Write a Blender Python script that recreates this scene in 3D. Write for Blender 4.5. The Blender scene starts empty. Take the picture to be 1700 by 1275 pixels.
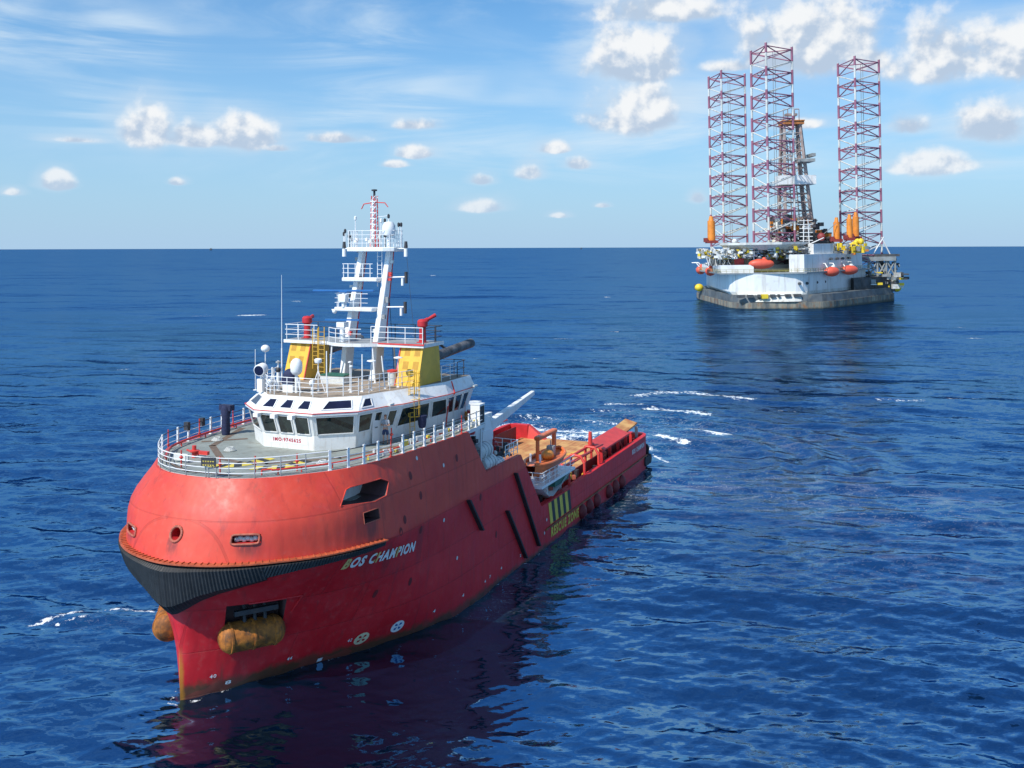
import bpy, bmesh, math, random
import numpy as np
from mathutils import Vector, Matrix
random.seed(7)
SC = bpy.context.scene
COL = SC.collection
R = math.radians

# ------------------------------------------------------------------ camera
F_PX, CAM_H = 1632.0, 23.5
cam = bpy.data.cameras.new('camera')
cam.sensor_fit = 'HORIZONTAL'; cam.sensor_width = 36.0
cam.lens = F_PX / 1700.0 * 36.0
cam.shift_y = -226.5 / 1700.0
cam.clip_start = 0.5; cam.clip_end = 200000.0
camo = bpy.data.objects.new('camera', cam); COL.objects.link(camo)
camo.matrix_world = Matrix.Translation((0, 0, CAM_H)) @ Matrix.Rotation(R(90), 4, 'X') @ Matrix.Rotation(-5/1700, 4, 'Z')
SC.camera = camo

# ------------------------------------------------------------------ light
SUN_DIR = Vector((-0.64, -0.66, 1.02)).normalized()      # towards the sun
sun_el = math.asin(SUN_DIR.z)
sun = bpy.data.lights.new('sun', 'SUN'); sun.energy = 4.9; sun.angle = R(0.53); sun.color = (1.0, 0.955, 0.88)
suno = bpy.data.objects.new('sun', sun); COL.objects.link(suno)
suno.rotation_euler = (-SUN_DIR).to_track_quat('-Z', 'Y').to_euler()
suno.location = (0, 0, 120)
SC.view_settings.view_transform = 'Standard'; SC.view_settings.look = 'None'
SC.view_settings.gamma = 1.0; SC.view_settings.exposure = 0.08
SC.render.image_settings.color_mode = 'RGB'
SC.cycles.max_bounces = 6

# ------------------------------------------------------------------ node helpers
class NT:
    def __init__(s, tree): s.t = tree; s.n = tree.nodes; s.l = tree.links
    def node(s, typ, **kw):
        n = s.n.new(typ)
        for k, v in kw.items(): setattr(n, k, v)
        return n
    def inp(s, sock, v):
        if hasattr(v, 'is_output') or isinstance(v, bpy.types.NodeSocket): s.l.new(v, sock)
        elif v is not None: sock.default_value = v
    def math(s, op, a, b=None, c=None, clamp=False):
        n = s.node('ShaderNodeMath', operation=op, use_clamp=clamp)
        s.inp(n.inputs[0], a)
        if b is not None: s.inp(n.inputs[1], b)
        if c is not None: s.inp(n.inputs[2], c)
        return n.outputs[0]
    def vmath(s, op, a, b=None):
        n = s.node('ShaderNodeVectorMath', operation=op)
        s.inp(n.inputs[0], a)
        if b is not None: s.inp(n.inputs[1], b)
        return n.outputs['Value'] if op in ('LENGTH', 'DOT_PRODUCT', 'DISTANCE') else n.outputs[0]
    def ramp(s, f, lo, hi, a=0.0, b=1.0, smooth=True):
        n = s.node('ShaderNodeMapRange'); n.interpolation_type = 'SMOOTHSTEP' if smooth else 'LINEAR'
        n.clamp = True
        s.inp(n.inputs[0], f)
        for i, v in zip((1, 2, 3, 4), (lo, hi, a, b)): s.inp(n.inputs[i], v)
        return n.outputs[0]
    def mix(s, f, a, b, mode='MIX'):
        n = s.node('ShaderNodeMix', data_type='RGBA', blend_type=mode)
        s.inp(n.inputs[0], f)
        s.inp(n.inputs[6], a if not isinstance(a, tuple) else (*a[:3], 1))
        s.inp(n.inputs[7], b if not isinstance(b, tuple) else (*b[:3], 1))
        return n.outputs[2]
    def noise(s, vec, scale, detail=4.0, rough=0.55, dist=0.0, out='Fac'):
        n = s.node('ShaderNodeTexNoise'); s.l.new(vec, n.inputs['Vector'])
        n.inputs['Scale'].default_value = scale; n.inputs['Detail'].default_value = detail
        n.inputs['Roughness'].default_value = rough; n.inputs['Distortion'].default_value = dist
        return n.outputs[out]
    def mapping(s, vec, scale=(1, 1, 1), loc=(0, 0, 0), rot=(0, 0, 0)):
        n = s.node('ShaderNodeMapping'); s.l.new(vec, n.inputs[0])
        n.inputs['Location'].default_value = loc; n.inputs['Rotation'].default_value = rot
        n.inputs['Scale'].default_value = scale
        return n.outputs[0]
    def xyz(s, v):
        n = s.node('ShaderNodeSeparateXYZ'); s.l.new(v, n.inputs[0]); return n.outputs
    def comb(s, x, y, z):
        n = s.node('ShaderNodeCombineXYZ')
        for i, v in enumerate((x, y, z)): s.inp(n.inputs[i], v)
        return n.outputs[0]

# ------------------------------------------------------------------ world
W = bpy.data.worlds.new('World'); SC.world = W; W.use_nodes = True
W.node_tree.nodes.clear()
w = NT(W.node_tree)
wout = w.node('ShaderNodeOutputWorld'); bg = w.node('ShaderNodeBackground')
w.l.new(bg.outputs[0], wout.inputs[0])
sky = w.node('ShaderNodeTexSky', sky_type='NISHITA'); sky.sun_disc = False
sky.sun_elevation = sun_el; sky.sun_rotation = math.atan2(SUN_DIR.x, SUN_DIR.y)
sky.altitude = 20; sky.air_density = 1.0; sky.dust_density = 0.6; sky.ozone_density = 2.0
tc = w.node('ShaderNodeTexCoord'); D = tc.outputs['Generated']
dx, dy, dz = w.xyz(D)[0:3]
az = w.math('ARCTAN2', dx, dy); el = w.math('ARCSINE', dz)
uv = w.comb(az, el, 0.0)
STR = 0.125
def pxdir(x, y):
    vx = (x - 850) / F_PX; vz = -(y - 411) / F_PX
    return math.atan2(vx, 1), math.atan2(vz, math.sqrt(1 + vx * vx))
K = 1 / F_PX
# cumulus (centre x, base y, half width, height) in directions of the sky, as degrees of arc
cum = [(245,238,38,60,1),(325,241,46,34,1),(408,245,54,52,1),(95,312,22,24,.9),(295,306,15,13,.6),
       (690,262,34,22,.8),(655,277,20,12,.8),(800,306,22,18,.75),(800,352,38,22,.75),(880,297,22,24,.8),
       (920,254,26,20,.8),(960,281,24,20,.55),(1055,135,75,90,.9),(1050,220,66,76,1),(1350,118,98,118,1),
       (1285,112,50,46,.7),(1440,120,70,44,.4),(1580,134,120,92,.62),(1690,128,50,80,.7),(1650,238,60,56,.85),
       (1545,290,60,40,.7),(1520,225,40,38,.5),(1160,337,14,18,.8),(690,215,46,22,.4),(560,236,70,18,.4),
       (1090,38,120,50,.55),(20,322,16,12,.4),(1000,345,14,8,.5),(130,235,50,12,.3),(930,362,20,10,.3),
       (1210,120,60,24,.3),(1330,215,60,20,.22),(460,250,30,14,.4)]
nz_v = w.mapping(uv, scale=(1, 1.0, 1))
nA = w.noise(nz_v, 24.0, 6.0, 0.52)
LD = (-0.006, 0.010, 0.0)
nz_v2 = w.mapping(uv, scale=(1, 1.0, 1), loc=LD)
nB = w.noise(nz_v2, 24.0, 6.0, 0.52)
field = None; hgt = None
for (cx, by, hw, h, dens) in cum:
    a0, e0 = pxdir(cx, by)
    hw *= K * 1.05; h *= K * 1.05
    sub = w.vmath('SUBTRACT', uv, (a0, e0 + h * 0.30, 0))
    sc = w.vmath('MULTIPLY', sub, (1 / hw, 1 / (h * 0.78), 0))
    ln = w.vmath('LENGTH', sc)
    f = w.math('MULTIPLY_ADD', ln, -1.0, 1.0)
    # flat-ish base
    bs = w.ramp(w.math('SUBTRACT', el, e0), -0.30 * h, 0.22 * h, -0.9, 0.0)
    f = w.math('ADD', f, bs)
    f = w.math('ADD', f, -(1 - dens) * 0.55)
    hh = w.math('MULTIPLY', w.math('SUBTRACT', el, e0), 1 / h)
    if field is None: field, hgt = f, hh
    else:
        gt = w.ramp(w.math('SUBTRACT', f, field), -.25, .25)
        n = w.node('ShaderNodeMix', data_type='FLOAT'); w.inp(n.inputs[0], gt); w.inp(n.inputs[2], hgt); w.inp(n.inputs[3], hh)
        hgt = n.outputs[0]
        field = w.math('SMOOTH_MAX', field, f, 0.25)
nC = w.noise(w.mapping(uv, loc=(5, 2, 0)), 60.0, 5.0, 0.6)
dens = w.math('ADD', w.math('MULTIPLY', field, 1.5), w.math('MULTIPLY', w.math('SUBTRACT', nA, 0.5), 2.9))
dens = w.math('ADD', dens, w.math('MULTIPLY', w.math('SUBTRACT', nC, 0.5), 0.7))
dens = w.math('ADD', dens, 0.22)
mask = w.ramp(dens, -0.15, 0.75)
veil = w.math('MULTIPLY', w.ramp(w.math('ADD', field, w.math('MULTIPLY', w.math('SUBTRACT', w.noise(w.mapping(uv, scale=(1, 2.2, 1)), 7.0, 5.0, 0.6), 0.5), 2.2)), -1.0, 0.5), 0.58)
lit = w.math('MULTIPLY', w.math('SUBTRACT', nA, nB), 5.0)
lit = w.math('ADD', lit, w.math('MULTIPLY', w.math('SUBTRACT', hgt, 0.40), 0.85))
lit = w.math('ADD', lit, 0.45)
thick = w.ramp(dens, 0.1, 0.9)
litc = w.ramp(lit, 0.0, 1.0)
ccol = w.mix(litc, (0.46 / STR, 0.57 / STR, 0.72 / STR), (0.86 / STR, 0.88 / STR, 0.90 / STR))
# high thin streaks
cv = w.mapping(uv, scale=(1.1, 7.0, 1), rot=(0, 0, R(-4)), loc=(.4, .1, 0))
ci = w.noise(cv, 2.6, 6.0, 0.58, 1.1)
ci2 = w.noise(w.mapping(uv, scale=(1.6, 2.6, 1), loc=(3, 1, 0)), 3.0, 3.0, 0.5)
cm = w.math('MULTIPLY', w.ramp(ci, 0.38, 0.70), w.ramp(ci2, 0.36, 0.62, 0.15, 1.0))
cm = w.math('MULTIPLY', cm, w.ramp(el, 0.03, 0.12))
cm = w.math('MULTIPLY', cm, w.ramp(el, 0.30, 0.55, 0.85, 0.18))
# sky colour: lifted a little towards the photograph's cyan
skyc = w.mix(1.0, sky.outputs[0], (0.52, 0.92, 1.18), 'MULTIPLY')
hz = w.ramp(el, 0.0, 0.30, 1.0, 0.0, smooth=False)
skyc = w.mix(w.math('MULTIPLY', w.math('POWER', hz, 1.4), 0.92), skyc, (0.41 / STR, 0.59 / STR, 0.80 / STR))
c1 = w.mix(cm, skyc, (0.66 / STR, 0.79 / STR, 0.90 / STR))
ext = w.ramp(el, 0.0, 0.13, 0.55, 1.0)
c1 = w.mix(veil, c1, (0.56 / STR, 0.69 / STR, 0.83 / STR))
c2 = w.mix(w.math('MULTIPLY', mask, ext), c1, ccol)
w.l.new(c2, bg.inputs[0]); bg.inputs[1].default_value = STR
W.cycles.sampling_method = 'MANUAL'; W.cycles.sample_map_resolution = 512

# ------------------------------------------------------------------ object helpers
def tag(o, label=None, cat=None, group=None, kind=None):
    if label: o['label'] = label
    if cat: o['category'] = cat
    if group: o['group'] = group
    if kind: o['kind'] = kind
    return o

class MB:
    """collects shapes and links them as ONE mesh object"""
    def __init__(s): s.v = []; s.f = []; s.m = []; s.sm = []; s.cuts = []
    def add(s, vs, fs, mi=0, smooth=False):
        b = len(s.v); s.v += [tuple(p) for p in vs]
        for f in fs: s.f.append([b + i for i in f]); s.m.append(mi); s.sm.append(smooth)
        return s
    def box(s, x0, x1, y0, y1, z0, z1, mi=0):
        v = [(x, y, z) for z in (z0, z1) for y in (y0, y1) for x in (x0, x1)]
        return s.add(v, [(0, 2, 3, 1), (4, 5, 7, 6), (0, 1, 5, 4), (2, 6, 7, 3), (0, 4, 6, 2), (1, 3, 7, 5)], mi)
    def obox(s, c, size, rz=0, rx=0, ry=0, mi=0):
        M = Matrix.Rotation(rz, 3, 'Z') @ Matrix.Rotation(ry, 3, 'Y') @ Matrix.Rotation(rx, 3, 'X'); c = Vector(c)
        hx, hy, hz_ = [k / 2 for k in size]
        v = [c + M @ Vector((x, y, z)) for z in (-hz_, hz_) for y in (-hy, hy) for x in (-hx, hx)]
        return s.add(v, [(0, 2, 3, 1), (4, 5, 7, 6), (0, 1, 5, 4), (2, 6, 7, 3), (0, 4, 6, 2), (1, 3, 7, 5)], mi)
    def tube(s, p0, p1, r0, r1=None, n=8, mi=0, cap=True):
        p0, p1 = Vector(p0), Vector(p1); r1 = r0 if r1 is None else r1
        d = (p1 - p0)
        if d.length < 1e-6: return s
        d.normalize(); a = d.orthogonal().normalized(); b = d.cross(a)
        v = []
        for p, r in ((p0, r0), (p1, r1)):
            for k in range(n):
                t = 2 * math.pi * k / n; v.append(p + (a * math.cos(t) + b * math.sin(t)) * r)
        f = [(k, (k + 1) % n, n + (k + 1) % n, n + k) for k in range(n)]
        s.add(v, f, mi, n > 5)
        if cap: s.add(v[:n][::-1], [tuple(range(n))], mi); s.add(v[n:], [tuple(range(n))], mi)
        return s
    def path(s, pts, r, n=6, mi=0, closed=False):
        pts = [Vector(p) for p in pts]
        if closed: pts.append(pts[0])
        for a, b in zip(pts, pts[1:]): s.tube(a, b, r, r, n, mi)
        return s
    def beam(s, p0, p1, w_, h_, w1=None, h1=None, mi=0, up=(0, 0, 1)):
        p0, p1 = Vector(p0), Vector(p1); d = (p1 - p0).normalized(); u = Vector(up)
        a = d.cross(u)
        if a.length < 1e-4: a = d.cross(Vector((0, 1, 0)))
        a.normalize(); b = a.cross(d).normalized()
        w1 = w_ if w1 is None else w1; h1 = h_ if h1 is None else h1
        v = []
        for p, ww, hh in ((p0, w_, h_), (p1, w1, h1)):
            for sx_, sy_ in ((-1, -1), (1, -1), (1, 1), (-1, 1)): v.append(p + a * ww / 2 * sx_ + b * hh / 2 * sy_)
        return s.add(v, [(3, 2, 1, 0), (4, 5, 6, 7), (0, 1, 5, 4), (1, 2, 6, 5), (2, 3, 7, 6), (3, 0, 4, 7)], mi)
    def prism(s, poly, z0, z1, mi=0, mtop=None, inset=None):
        """poly in xy, extruded z0..z1 (inset: top polygon)"""
        n = len(poly); top = inset or poly
        v = [(x, y, z0) for x, y in poly] + [(x, y, z1) for x, y in top]
        area = sum(poly[i][0] * poly[(i + 1) % n][1] - poly[(i + 1) % n][0] * poly[i][1] for i in range(n))
        if area > 0:
            side = [(i, (i + 1) % n, n + (i + 1) % n, n + i) for i in range(n)]
            bt, tp = tuple(range(n))[::-1], tuple(range(n, 2 * n))
        else:
            side = [((i + 1) % n, i, n + i, n + (i + 1) % n) for i in range(n)]
            bt, tp = tuple(range(n)), tuple(range(n, 2 * n))[::-1]
        s.add(v, side + [bt], mi); s.add(v, [tp], mi if mtop is None else mtop)
        return s
    def lathe(s, c, prof, n=20, axis='Z', mi=0, rot=None):
        c = Vector(c); v = []
        for r, h in prof:
            for k in range(n):
                t = 2 * math.pi * k / n; p = Vector((r * math.cos(t), r * math.sin(t), h))
                if axis == 'X': p = Vector((p.z, p.x, p.y))
                if axis == 'Y': p = Vector((p.y, p.z, p.x))
                if rot is not None: p = rot @ p
                v.append(c + p)
        f = []
        for j in range(len(prof) - 1):
            for k in range(n):
                f.append((j * n + k, j * n + (k + 1) % n, (j + 1) * n + (k + 1) % n, (j + 1) * n + k))
        s.add(v, f, mi, True)
        if prof[0][0] > 1e-3: s.add(v[:n][::-1], [tuple(range(n))], mi)
        if prof[-1][0] > 1e-3: s.add(v[-n:], [tuple(range(n))], mi)
        return s
    def sphere(s, c, r, sx=1, sy=1, sz=1, n=16, m=10, mi=0, rot=None):
        c = Vector(c); v = []
        for j in range(m + 1):
            ph = math.pi * j / m
            for k in range(n):
                t = 2 * math.pi * k / n
                p = Vector((r * sx * math.sin(ph) * math.cos(t), r * sy * math.sin(ph) * math.sin(t), -r * sz * math.cos(ph)))
                if rot is not None: p = rot @ p
                v.append(c + p)
        f = [(j * n + k, j * n + (k + 1) % n, (j + 1) * n + (k + 1) % n, (j + 1) * n + k) for j in range(m) for k in range(n)]
        return s.add(v, f, mi, True)
    def split(s, name, mats, parent=None, cap=90):
        """one object per shape; past `cap` the rest become one mesh of kind stuff"""
        cuts = sorted(s.cuts, key=lambda c: -(c[4])); out = []
        def sub(cs):
            m = MB()
            for v0, v1, f0, f1, _ in cs:
                for f, mi, sm in zip(s.f[f0:f1], s.m[f0:f1], s.sm[f0:f1]):
                    m.add([s.v[i] for i in f], [tuple(range(len(f)))], mi, sm)
            return m
        for c in cuts[:cap]: out.append(sub([c]).build(name, mats, parent))
        if len(cuts) > cap: o = sub(cuts[cap:]).build(name, mats, parent); o['kind'] = 'stuff'
        return out
    def piece(s):
        """closes the piece made of everything added since the last call"""
        v0, f0 = (s.cuts[-1][1], s.cuts[-1][3]) if s.cuts else (0, 0)
        vv = s.v[v0:]
        size = sum(max(p[k] for p in vv) - min(p[k] for p in vv) for k in range(3)) if vv else 0
        s.cuts.append((v0, len(s.v), f0, len(s.f), size)); return s
    def build(s, name, mats, parent=None, bevel=0, ang=40):
        me = bpy.data.meshes.new(name)
        me.from_pydata([tuple(p) for p in s.v], [], s.f)
        mats = mats if isinstance(mats, (list, tuple)) else [mats]
        for m in mats: me.materials.append(m)
        me.polygons.foreach_set('material_index', s.m)
        me.polygons.foreach_set('use_smooth', s.sm)
        bm = bmesh.new(); bm.from_mesh(me)
        bmesh.ops.remove_doubles(bm, verts=bm.verts, dist=1e-5)
        bmesh.ops.recalc_face_normals(bm, faces=bm.faces)
        bm.to_mesh(me); bm.free()
        if any(s.sm): me.set_sharp_from_angle(angle=R(ang))
        o = bpy.data.objects.new(name, me); COL.objects.link(o)
        if parent: o.parent = parent
        if bevel:
            b = o.modifiers.new('bevel', 'BEVEL'); b.width = bevel; b.segments = 1; b.limit_method = 'ANGLE'
        return o

def empty(name, parent=None, loc=(0, 0, 0)):
    o = bpy.data.objects.new(name, None); COL.objects.link(o); o.empty_display_size = 0.2
    o.location = loc
    if parent: o.parent = parent
    return o

# ------------------------------------------------------------------ materials
def material(name, col, rough=0.5, metal=0.0, var=0.12, vscale=1.2, dirt_or_glint=0.0, dirt_glint_col=(0.12, 0.07, 0.04), spec=0.5, streak=0.0, coat=0.0, bump=0.0, ss=1.0):
    m = bpy.data.materials.new(name); m.use_nodes = True
    t = NT(m.node_tree); b = t.n['Principled BSDF']
    b.inputs['Roughness'].default_value = rough; b.inputs['Metallic'].default_value = metal
    b.inputs['Specular IOR Level'].default_value = spec; b.inputs['Coat Weight'].default_value = coat
    co = t.node('ShaderNodeTexCoord').outputs['Object']
    n1 = t.noise(co, vscale, 5.0, 0.6)
    c = t.mix(t.ramp(n1, 0.3, 0.7), tuple(k * (1 - var) for k in col), tuple(min(1, k * (1 + var)) for k in col))
    if dirt_or_glint > 0:
        n2 = t.noise(t.mapping(co, loc=(3, 7, 1)), vscale * 2.2, 6.0, 0.65)
        c = t.mix(t.math('MULTIPLY', t.ramp(n2, 0.50, 0.72), dirt_or_glint), c, dirt_glint_col)
    if streak > 0:
        n3 = t.noise(t.mapping(co, scale=(2.2 * ss, 2.2 * ss, 0.16 * ss)), 2.0, 5.0, 0.6)
        c = t.mix(t.math('MULTIPLY', t.ramp(n3, 0.52, 0.75), streak), c, dirt_glint_col)
    t.l.new(c, b.inputs['Base Color'])
    if bump:
        bp = t.node('ShaderNodeBump'); bp.inputs['Strength'].default_value = bump; bp.inputs['Distance'].default_value = 0.05
        t.l.new(n1, bp.inputs['Height']); t.l.new(bp.outputs[0], b.inputs['Normal'])
    return m

M = {}
M['white'] = material('white_paint', (0.76, 0.77, 0.76), 0.38, var=0.04, dirt_or_glint=0.25, dirt_glint_col=(0.45, 0.35, 0.25), streak=0.42)
M['whitec'] = material('clean_white_paint', (0.80, 0.80, 0.79), 0.35, var=0.03)
M['red'] = material('red_paint', (0.50, 0.025, 0.03), 0.42, var=0.15, dirt_or_glint=0.25)
M['redl'] = material('bright_red_paint', (0.62, 0.05, 0.04), 0.45, var=0.12, dirt_or_glint=0.2)
M['darkred'] = material('dark_red_rubber', (0.16, 0.012, 0.014), 0.6, var=0.2)
M['black'] = material('black_rubber', (0.018, 0.019, 0.021), 0.6, var=0.3, dirt_or_glint=0.3, dirt_glint_col=(0.05, 0.045, 0.04))
M['glass'] = material('tinted_glass_painted_reflection', (0.012, 0.022, 0.022), 0.05, var=0.5, vscale=1.1, spec=0.9, dirt_or_glint=.75, dirt_glint_col=(.055, .075, .05))  # greenish blotches: window reflections and interior glimpses put into the glass colour
M['glassb'] = material('skylight_glass', (0.012, 0.012, 0.035), 0.08, var=0.2, spec=0.8)
M['deckg'] = material('grey_green_deck', (0.25, 0.275, 0.25), 0.6, var=0.12, vscale=0.8, dirt_or_glint=0.6, dirt_glint_col=(0.14, 0.115, 0.085), streak=.25)
M['deckbrown'] = material('brown_deck_band', (0.15, 0.105, 0.075), 0.7, var=0.25, vscale=1.5)
M['deckroof'] = material('rusty_roof_deck', (0.30, 0.24, 0.18), 0.75, var=0.2, dirt_or_glint=0.6, dirt_glint_col=(0.17, 0.10, 0.06))
M['wood'] = None
M['yellow'] = material('yellow_paint', (0.72, 0.42, 0.035), 0.42, var=0.08, dirt_or_glint=0.2, dirt_glint_col=(0.35, 0.16, 0.03), streak=0.15)
M['yellowp'] = material('yellow_marking', (0.66, 0.52, 0.07), 0.6, var=0.15, dirt_or_glint=0.3)
M['blackp'] = material('black_marking', (0.03, 0.03, 0.03), 0.6)
M['orange'] = material('orange_gel', (0.72, 0.17, 0.045), 0.4, var=0.08, dirt_or_glint=0.1)
M['soot'] = material('sooty_steel', (0.10, 0.10, 0.105), 0.6, var=0.6, vscale=1.6, dirt_or_glint=0.7, dirt_glint_col=(0.012, 0.012, 0.012))
M['grey'] = material('grey_steel', (0.30, 0.31, 0.31), 0.5, var=0.15, dirt_or_glint=0.3)
M['dark'] = material('dark_fittings', (0.035, 0.035, 0.04), 0.6, var=0.3, dirt_or_glint=0.4)
M['blue'] = material('blue_paint', (0.02, 0.13, 0.36), 0.4, var=0.1)
M['navy'] = material('navy_canvas', (0.018, 0.025, 0.07), 0.85, var=0.25, vscale=5, bump=0.5)
M['raft'] = material('raft_white', (0.62, 0.63, 0.60), 0.45, var=0.06, dirt_or_glint=0.4, dirt_glint_col=(0.35, 0.33, 0.28), vscale=2)
M['green'] = material('green_paint', (0.02, 0.12, 0.08), 0.5)
M['rustor'] = material('orange_anchor_bolster', (0.32, 0.105, 0.012), 0.7, var=0.6, vscale=1.6, dirt_or_glint=0.9, dirt_glint_col=(0.085, 0.045, 0.02), streak=0.9, bump=.6)
M['recess'] = material('recess_paint', (0.22, 0.03, 0.03), 0.6, var=0.3, dirt_or_glint=0.5)
M['recessd'] = material('compartment_shade_in_paint', (0.10, 0.05, 0.05), 0.6, var=0.3, dirt_or_glint=0.5)  # darker recess paint: shade inside the openings put into the colour
M['skin'] = material('skin', (0.50, 0.28, 0.19), 0.6, var=0.05)
M['shirt'] = material('grey_cotton', (0.36, 0.38, 0.42), 0.9, var=0.08, vscale=6)
M['shorts'] = material('navy_cotton', (0.03, 0.05, 0.12), 0.9, var=0.1)
M['hair'] = material('brown_hair', (0.16, 0.07, 0.04), 0.8)
M['shoe'] = material('brown_leather', (0.12, 0.05, 0.04), 0.7)

def hull_material():
    m = bpy.data.materials.new('hull_red_paint'); m.use_nodes = True
    t = NT(m.node_tree); b = t.n['Principled BSDF']
    co = t.node('ShaderNodeTexCoord').outputs['Object']
    x, y, z = t.xyz(co)[0:3]
    n1 = t.noise(co, 0.35, 5, 0.6); n2 = t.noise(t.mapping(co, loc=(9, 4, 2)), 2.4, 5, 0.6)
    up = t.ramp(z, 6.9, 7.3)
    upc = t.mix(t.ramp(n1, 0.3, 0.7), (0.60, 0.049, 0.028), (0.70, 0.072, 0.038))
    loc_ = t.mix(t.ramp(n1, 0.3, 0.7), (0.56, 0.007, 0.014), (0.66, 0.016, 0.022))
    c = t.mix(up, loc_, upc)
    # plating panels: faint tone per strake
    br = t.node('ShaderNodeTexBrick'); br.offset = 0.37
    t.l.new(t.mapping(t.comb(y, z, 0.0), scale=(1, 1, 1)), br.inputs[0])
    br.inputs['Scale'].default_value = 1.0; br.inputs['Brick Width'].default_value = 7.5; br.inputs['Row Height'].default_value = 2.35
    br.inputs['Mortar Size'].default_value = 0.035; br.inputs['Color1'].default_value = (1, 1, 1, 1); br.inputs['Color2'].default_value = (0.88, 0.86, 0.88, 1)
    br.inputs['Mortar'].default_value = (0.72, 0.7, 0.7, 1)
    c = t.mix(0.75, c, br.outputs['Color'], 'MULTIPLY')
    # faded blotches
    c = t.mix(t.math('MULTIPLY', t.ramp(n2, 0.52, 0.75), 0.22), c, (0.52, 0.13, 0.11))
    # scuffing streaks
    st = t.noise(t.mapping(co, scale=(1.4, 1.4, 0.10), loc=(1, 2, 3)), 1.6, 6, 0.65)
    c = t.mix(t.math('MULTIPLY', t.ramp(st, 0.52, 0.76), 0.50), c, (0.20, 0.028, 0.03))
    # stains under the openings: (x centre, y centre, radius, top z, bottom z)
    nst = t.noise(t.mapping(co, scale=(5, 5, 0.5)), 1.5, 5, 0.6)
    for (px_, py_, rr, zt, zb, k) in [(3.7, 1.0, 0.95, 8.5, 7.3, .75), (0.0, -.5, .45, 8.5, 7.3, .6), (-3.7, 1.0, .9, 8.3, 7.3, .7),
                                      (7.3, 6.6, .75, 8.4, 4.0, .7), (8.2, 7.9, .25, 10.0, 6.8, .3), (2.8, 2.6, 1.5, 2.6, 0.6, .3),
                                      (8.2, 11.3, .5, 6.9, 1.0, .35), (7.6, 8.2, .4, 7.0, 1.5, .5), (8.2, 16.0, .3, 10.2, 7.0, .25)]:
        d = t.vmath('LENGTH', t.vmath('MULTIPLY', t.vmath('SUBTRACT', co, (px_, py_, 0)), (1, 1, 0)))
        mk = t.math('MULTIPLY', t.ramp(d, rr, rr * 0.55), t.math('MULTIPLY', t.ramp(z, zt + .05, zt - .05), t.ramp(z, zb, zt - 0.2)))
        mk = t.math('MULTIPLY', mk, t.ramp(nst, 0.22, 0.52))
        c = t.mix(t.math('MULTIPLY', mk, k), c, (0.085, 0.03, 0.03))
    # boot line and algae
    nl = t.math('MULTIPLY', t.math('SUBTRACT', t.noise(co, 1.1, 6, 0.7), 0.5), 1.1)
    zz = t.math('ADD', z, nl)
    zz = t.math('ADD', zz, t.math('MULTIPLY', y, 0.014))
    c = t.mix(t.math('MULTIPLY', t.ramp(zz, 0.90, 0.40), 0.88), c, (0.055, 0.05, 0.022))
    # bare orange patch along the stem
    dd = t.math('ADD', t.math('ABSOLUTE', x), t.math('MULTIPLY', nl, 0.2))
    sm_ = t.math('MULTIPLY', t.ramp(dd, 0.20, 0.06), t.math('MULTIPLY', t.ramp(z, 2.9, 1.6), t.ramp(y, 0.6, 0.2)))
    c = t.mix(t.math('MULTIPLY', sm_, 0.8), c, (0.55, 0.22, 0.02))
    t.l.new(c, b.inputs['Base Color'])
    b.inputs['Roughness'].default_value = 0.42
    t.l.new(t.ramp(n2, 0.2, 0.8, 0.44, 0.60), b.inputs['Roughness'])
    # rust weeps and repainted patches
    n5 = t.noise(t.mapping(co, scale=(3.0, 3.0, 0.35), loc=(7, 1, 5)), 1.2, 6, 0.7)
    c = t.mix(t.math('MULTIPLY', t.ramp(n5, 0.60, 0.74), 0.42), c, (0.22, 0.07, 0.03))
    n6 = t.noise(t.mapping(co, scale=(.5, .5, .9), loc=(2, 8, 5)), 0.9, 2, 0.4)
    c = t.mix(t.math('MULTIPLY', t.ramp(n6, 0.56, 0.58), 0.16), c, (0.60, 0.04, 0.05))
    t.l.new(c, b.inputs['Base Color'])
    fr_ = t.math('SINE', t.math('MULTIPLY', y, 9.7))
    bp = t.node('ShaderNodeBump'); bp.inputs['Strength'].default_value = 0.75; bp.inputs['Distance'].default_value = 0.07
    hb = t.math('ADD', t.noise(t.mapping(co, scale=(1, 1, .6)), 0.9, 2, 0.5), t.math('ADD', t.math('MULTIPLY', br.outputs['Fac'], -0.25), t.math('MULTIPLY', fr_, 0.05)))
    t.l.new(hb, bp.inputs['Height']); t.l.new(bp.outputs[0], b.inputs['Normal'])
    return m
M['hull'] = hull_material()

def wood_material():
    m = bpy.data.materials.new('timber_deck'); m.use_nodes = True
    t = NT(m.node_tree); b = t.n['Principled BSDF']
    co = t.node('ShaderNodeTexCoord').outputs['Object']
    pl = t.noise(t.mapping(co, scale=(4.0, 0.12, 1)), 1.0, 2, 0.5)
    n1 = t.noise(co, 0.35, 5, 0.65)
    c = t.mix(t.ramp(pl, 0.3, 0.7), (0.36, 0.14, 0.05), (0.52, 0.25, 0.09))
    c = t.mix(t.ramp(n1, 0.42, 0.62), c, (0.62, 0.36, 0.13))
    c = t.mix(t.math('MULTIPLY', t.ramp(t.noise(co, 0.9, 5, .6), 0.56, 0.7), .6), c, (0.42, 0.06, 0.03))
    t.l.new(c, b.inputs['Base Color']); b.inputs['Roughness'].default_value = 0.8
    return m
M['wood'] = wood_material()

# ------------------------------------------------------------------ sea
SHIP = Vector((-17.39, 51.3, 0)); TH = R(23.2)
def ship_w(p, s):
    return (SHIP.x + s * math.sin(TH) + p * math.cos(TH), SHIP.y + s * math.cos(TH) - p * math.sin(TH))

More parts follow.
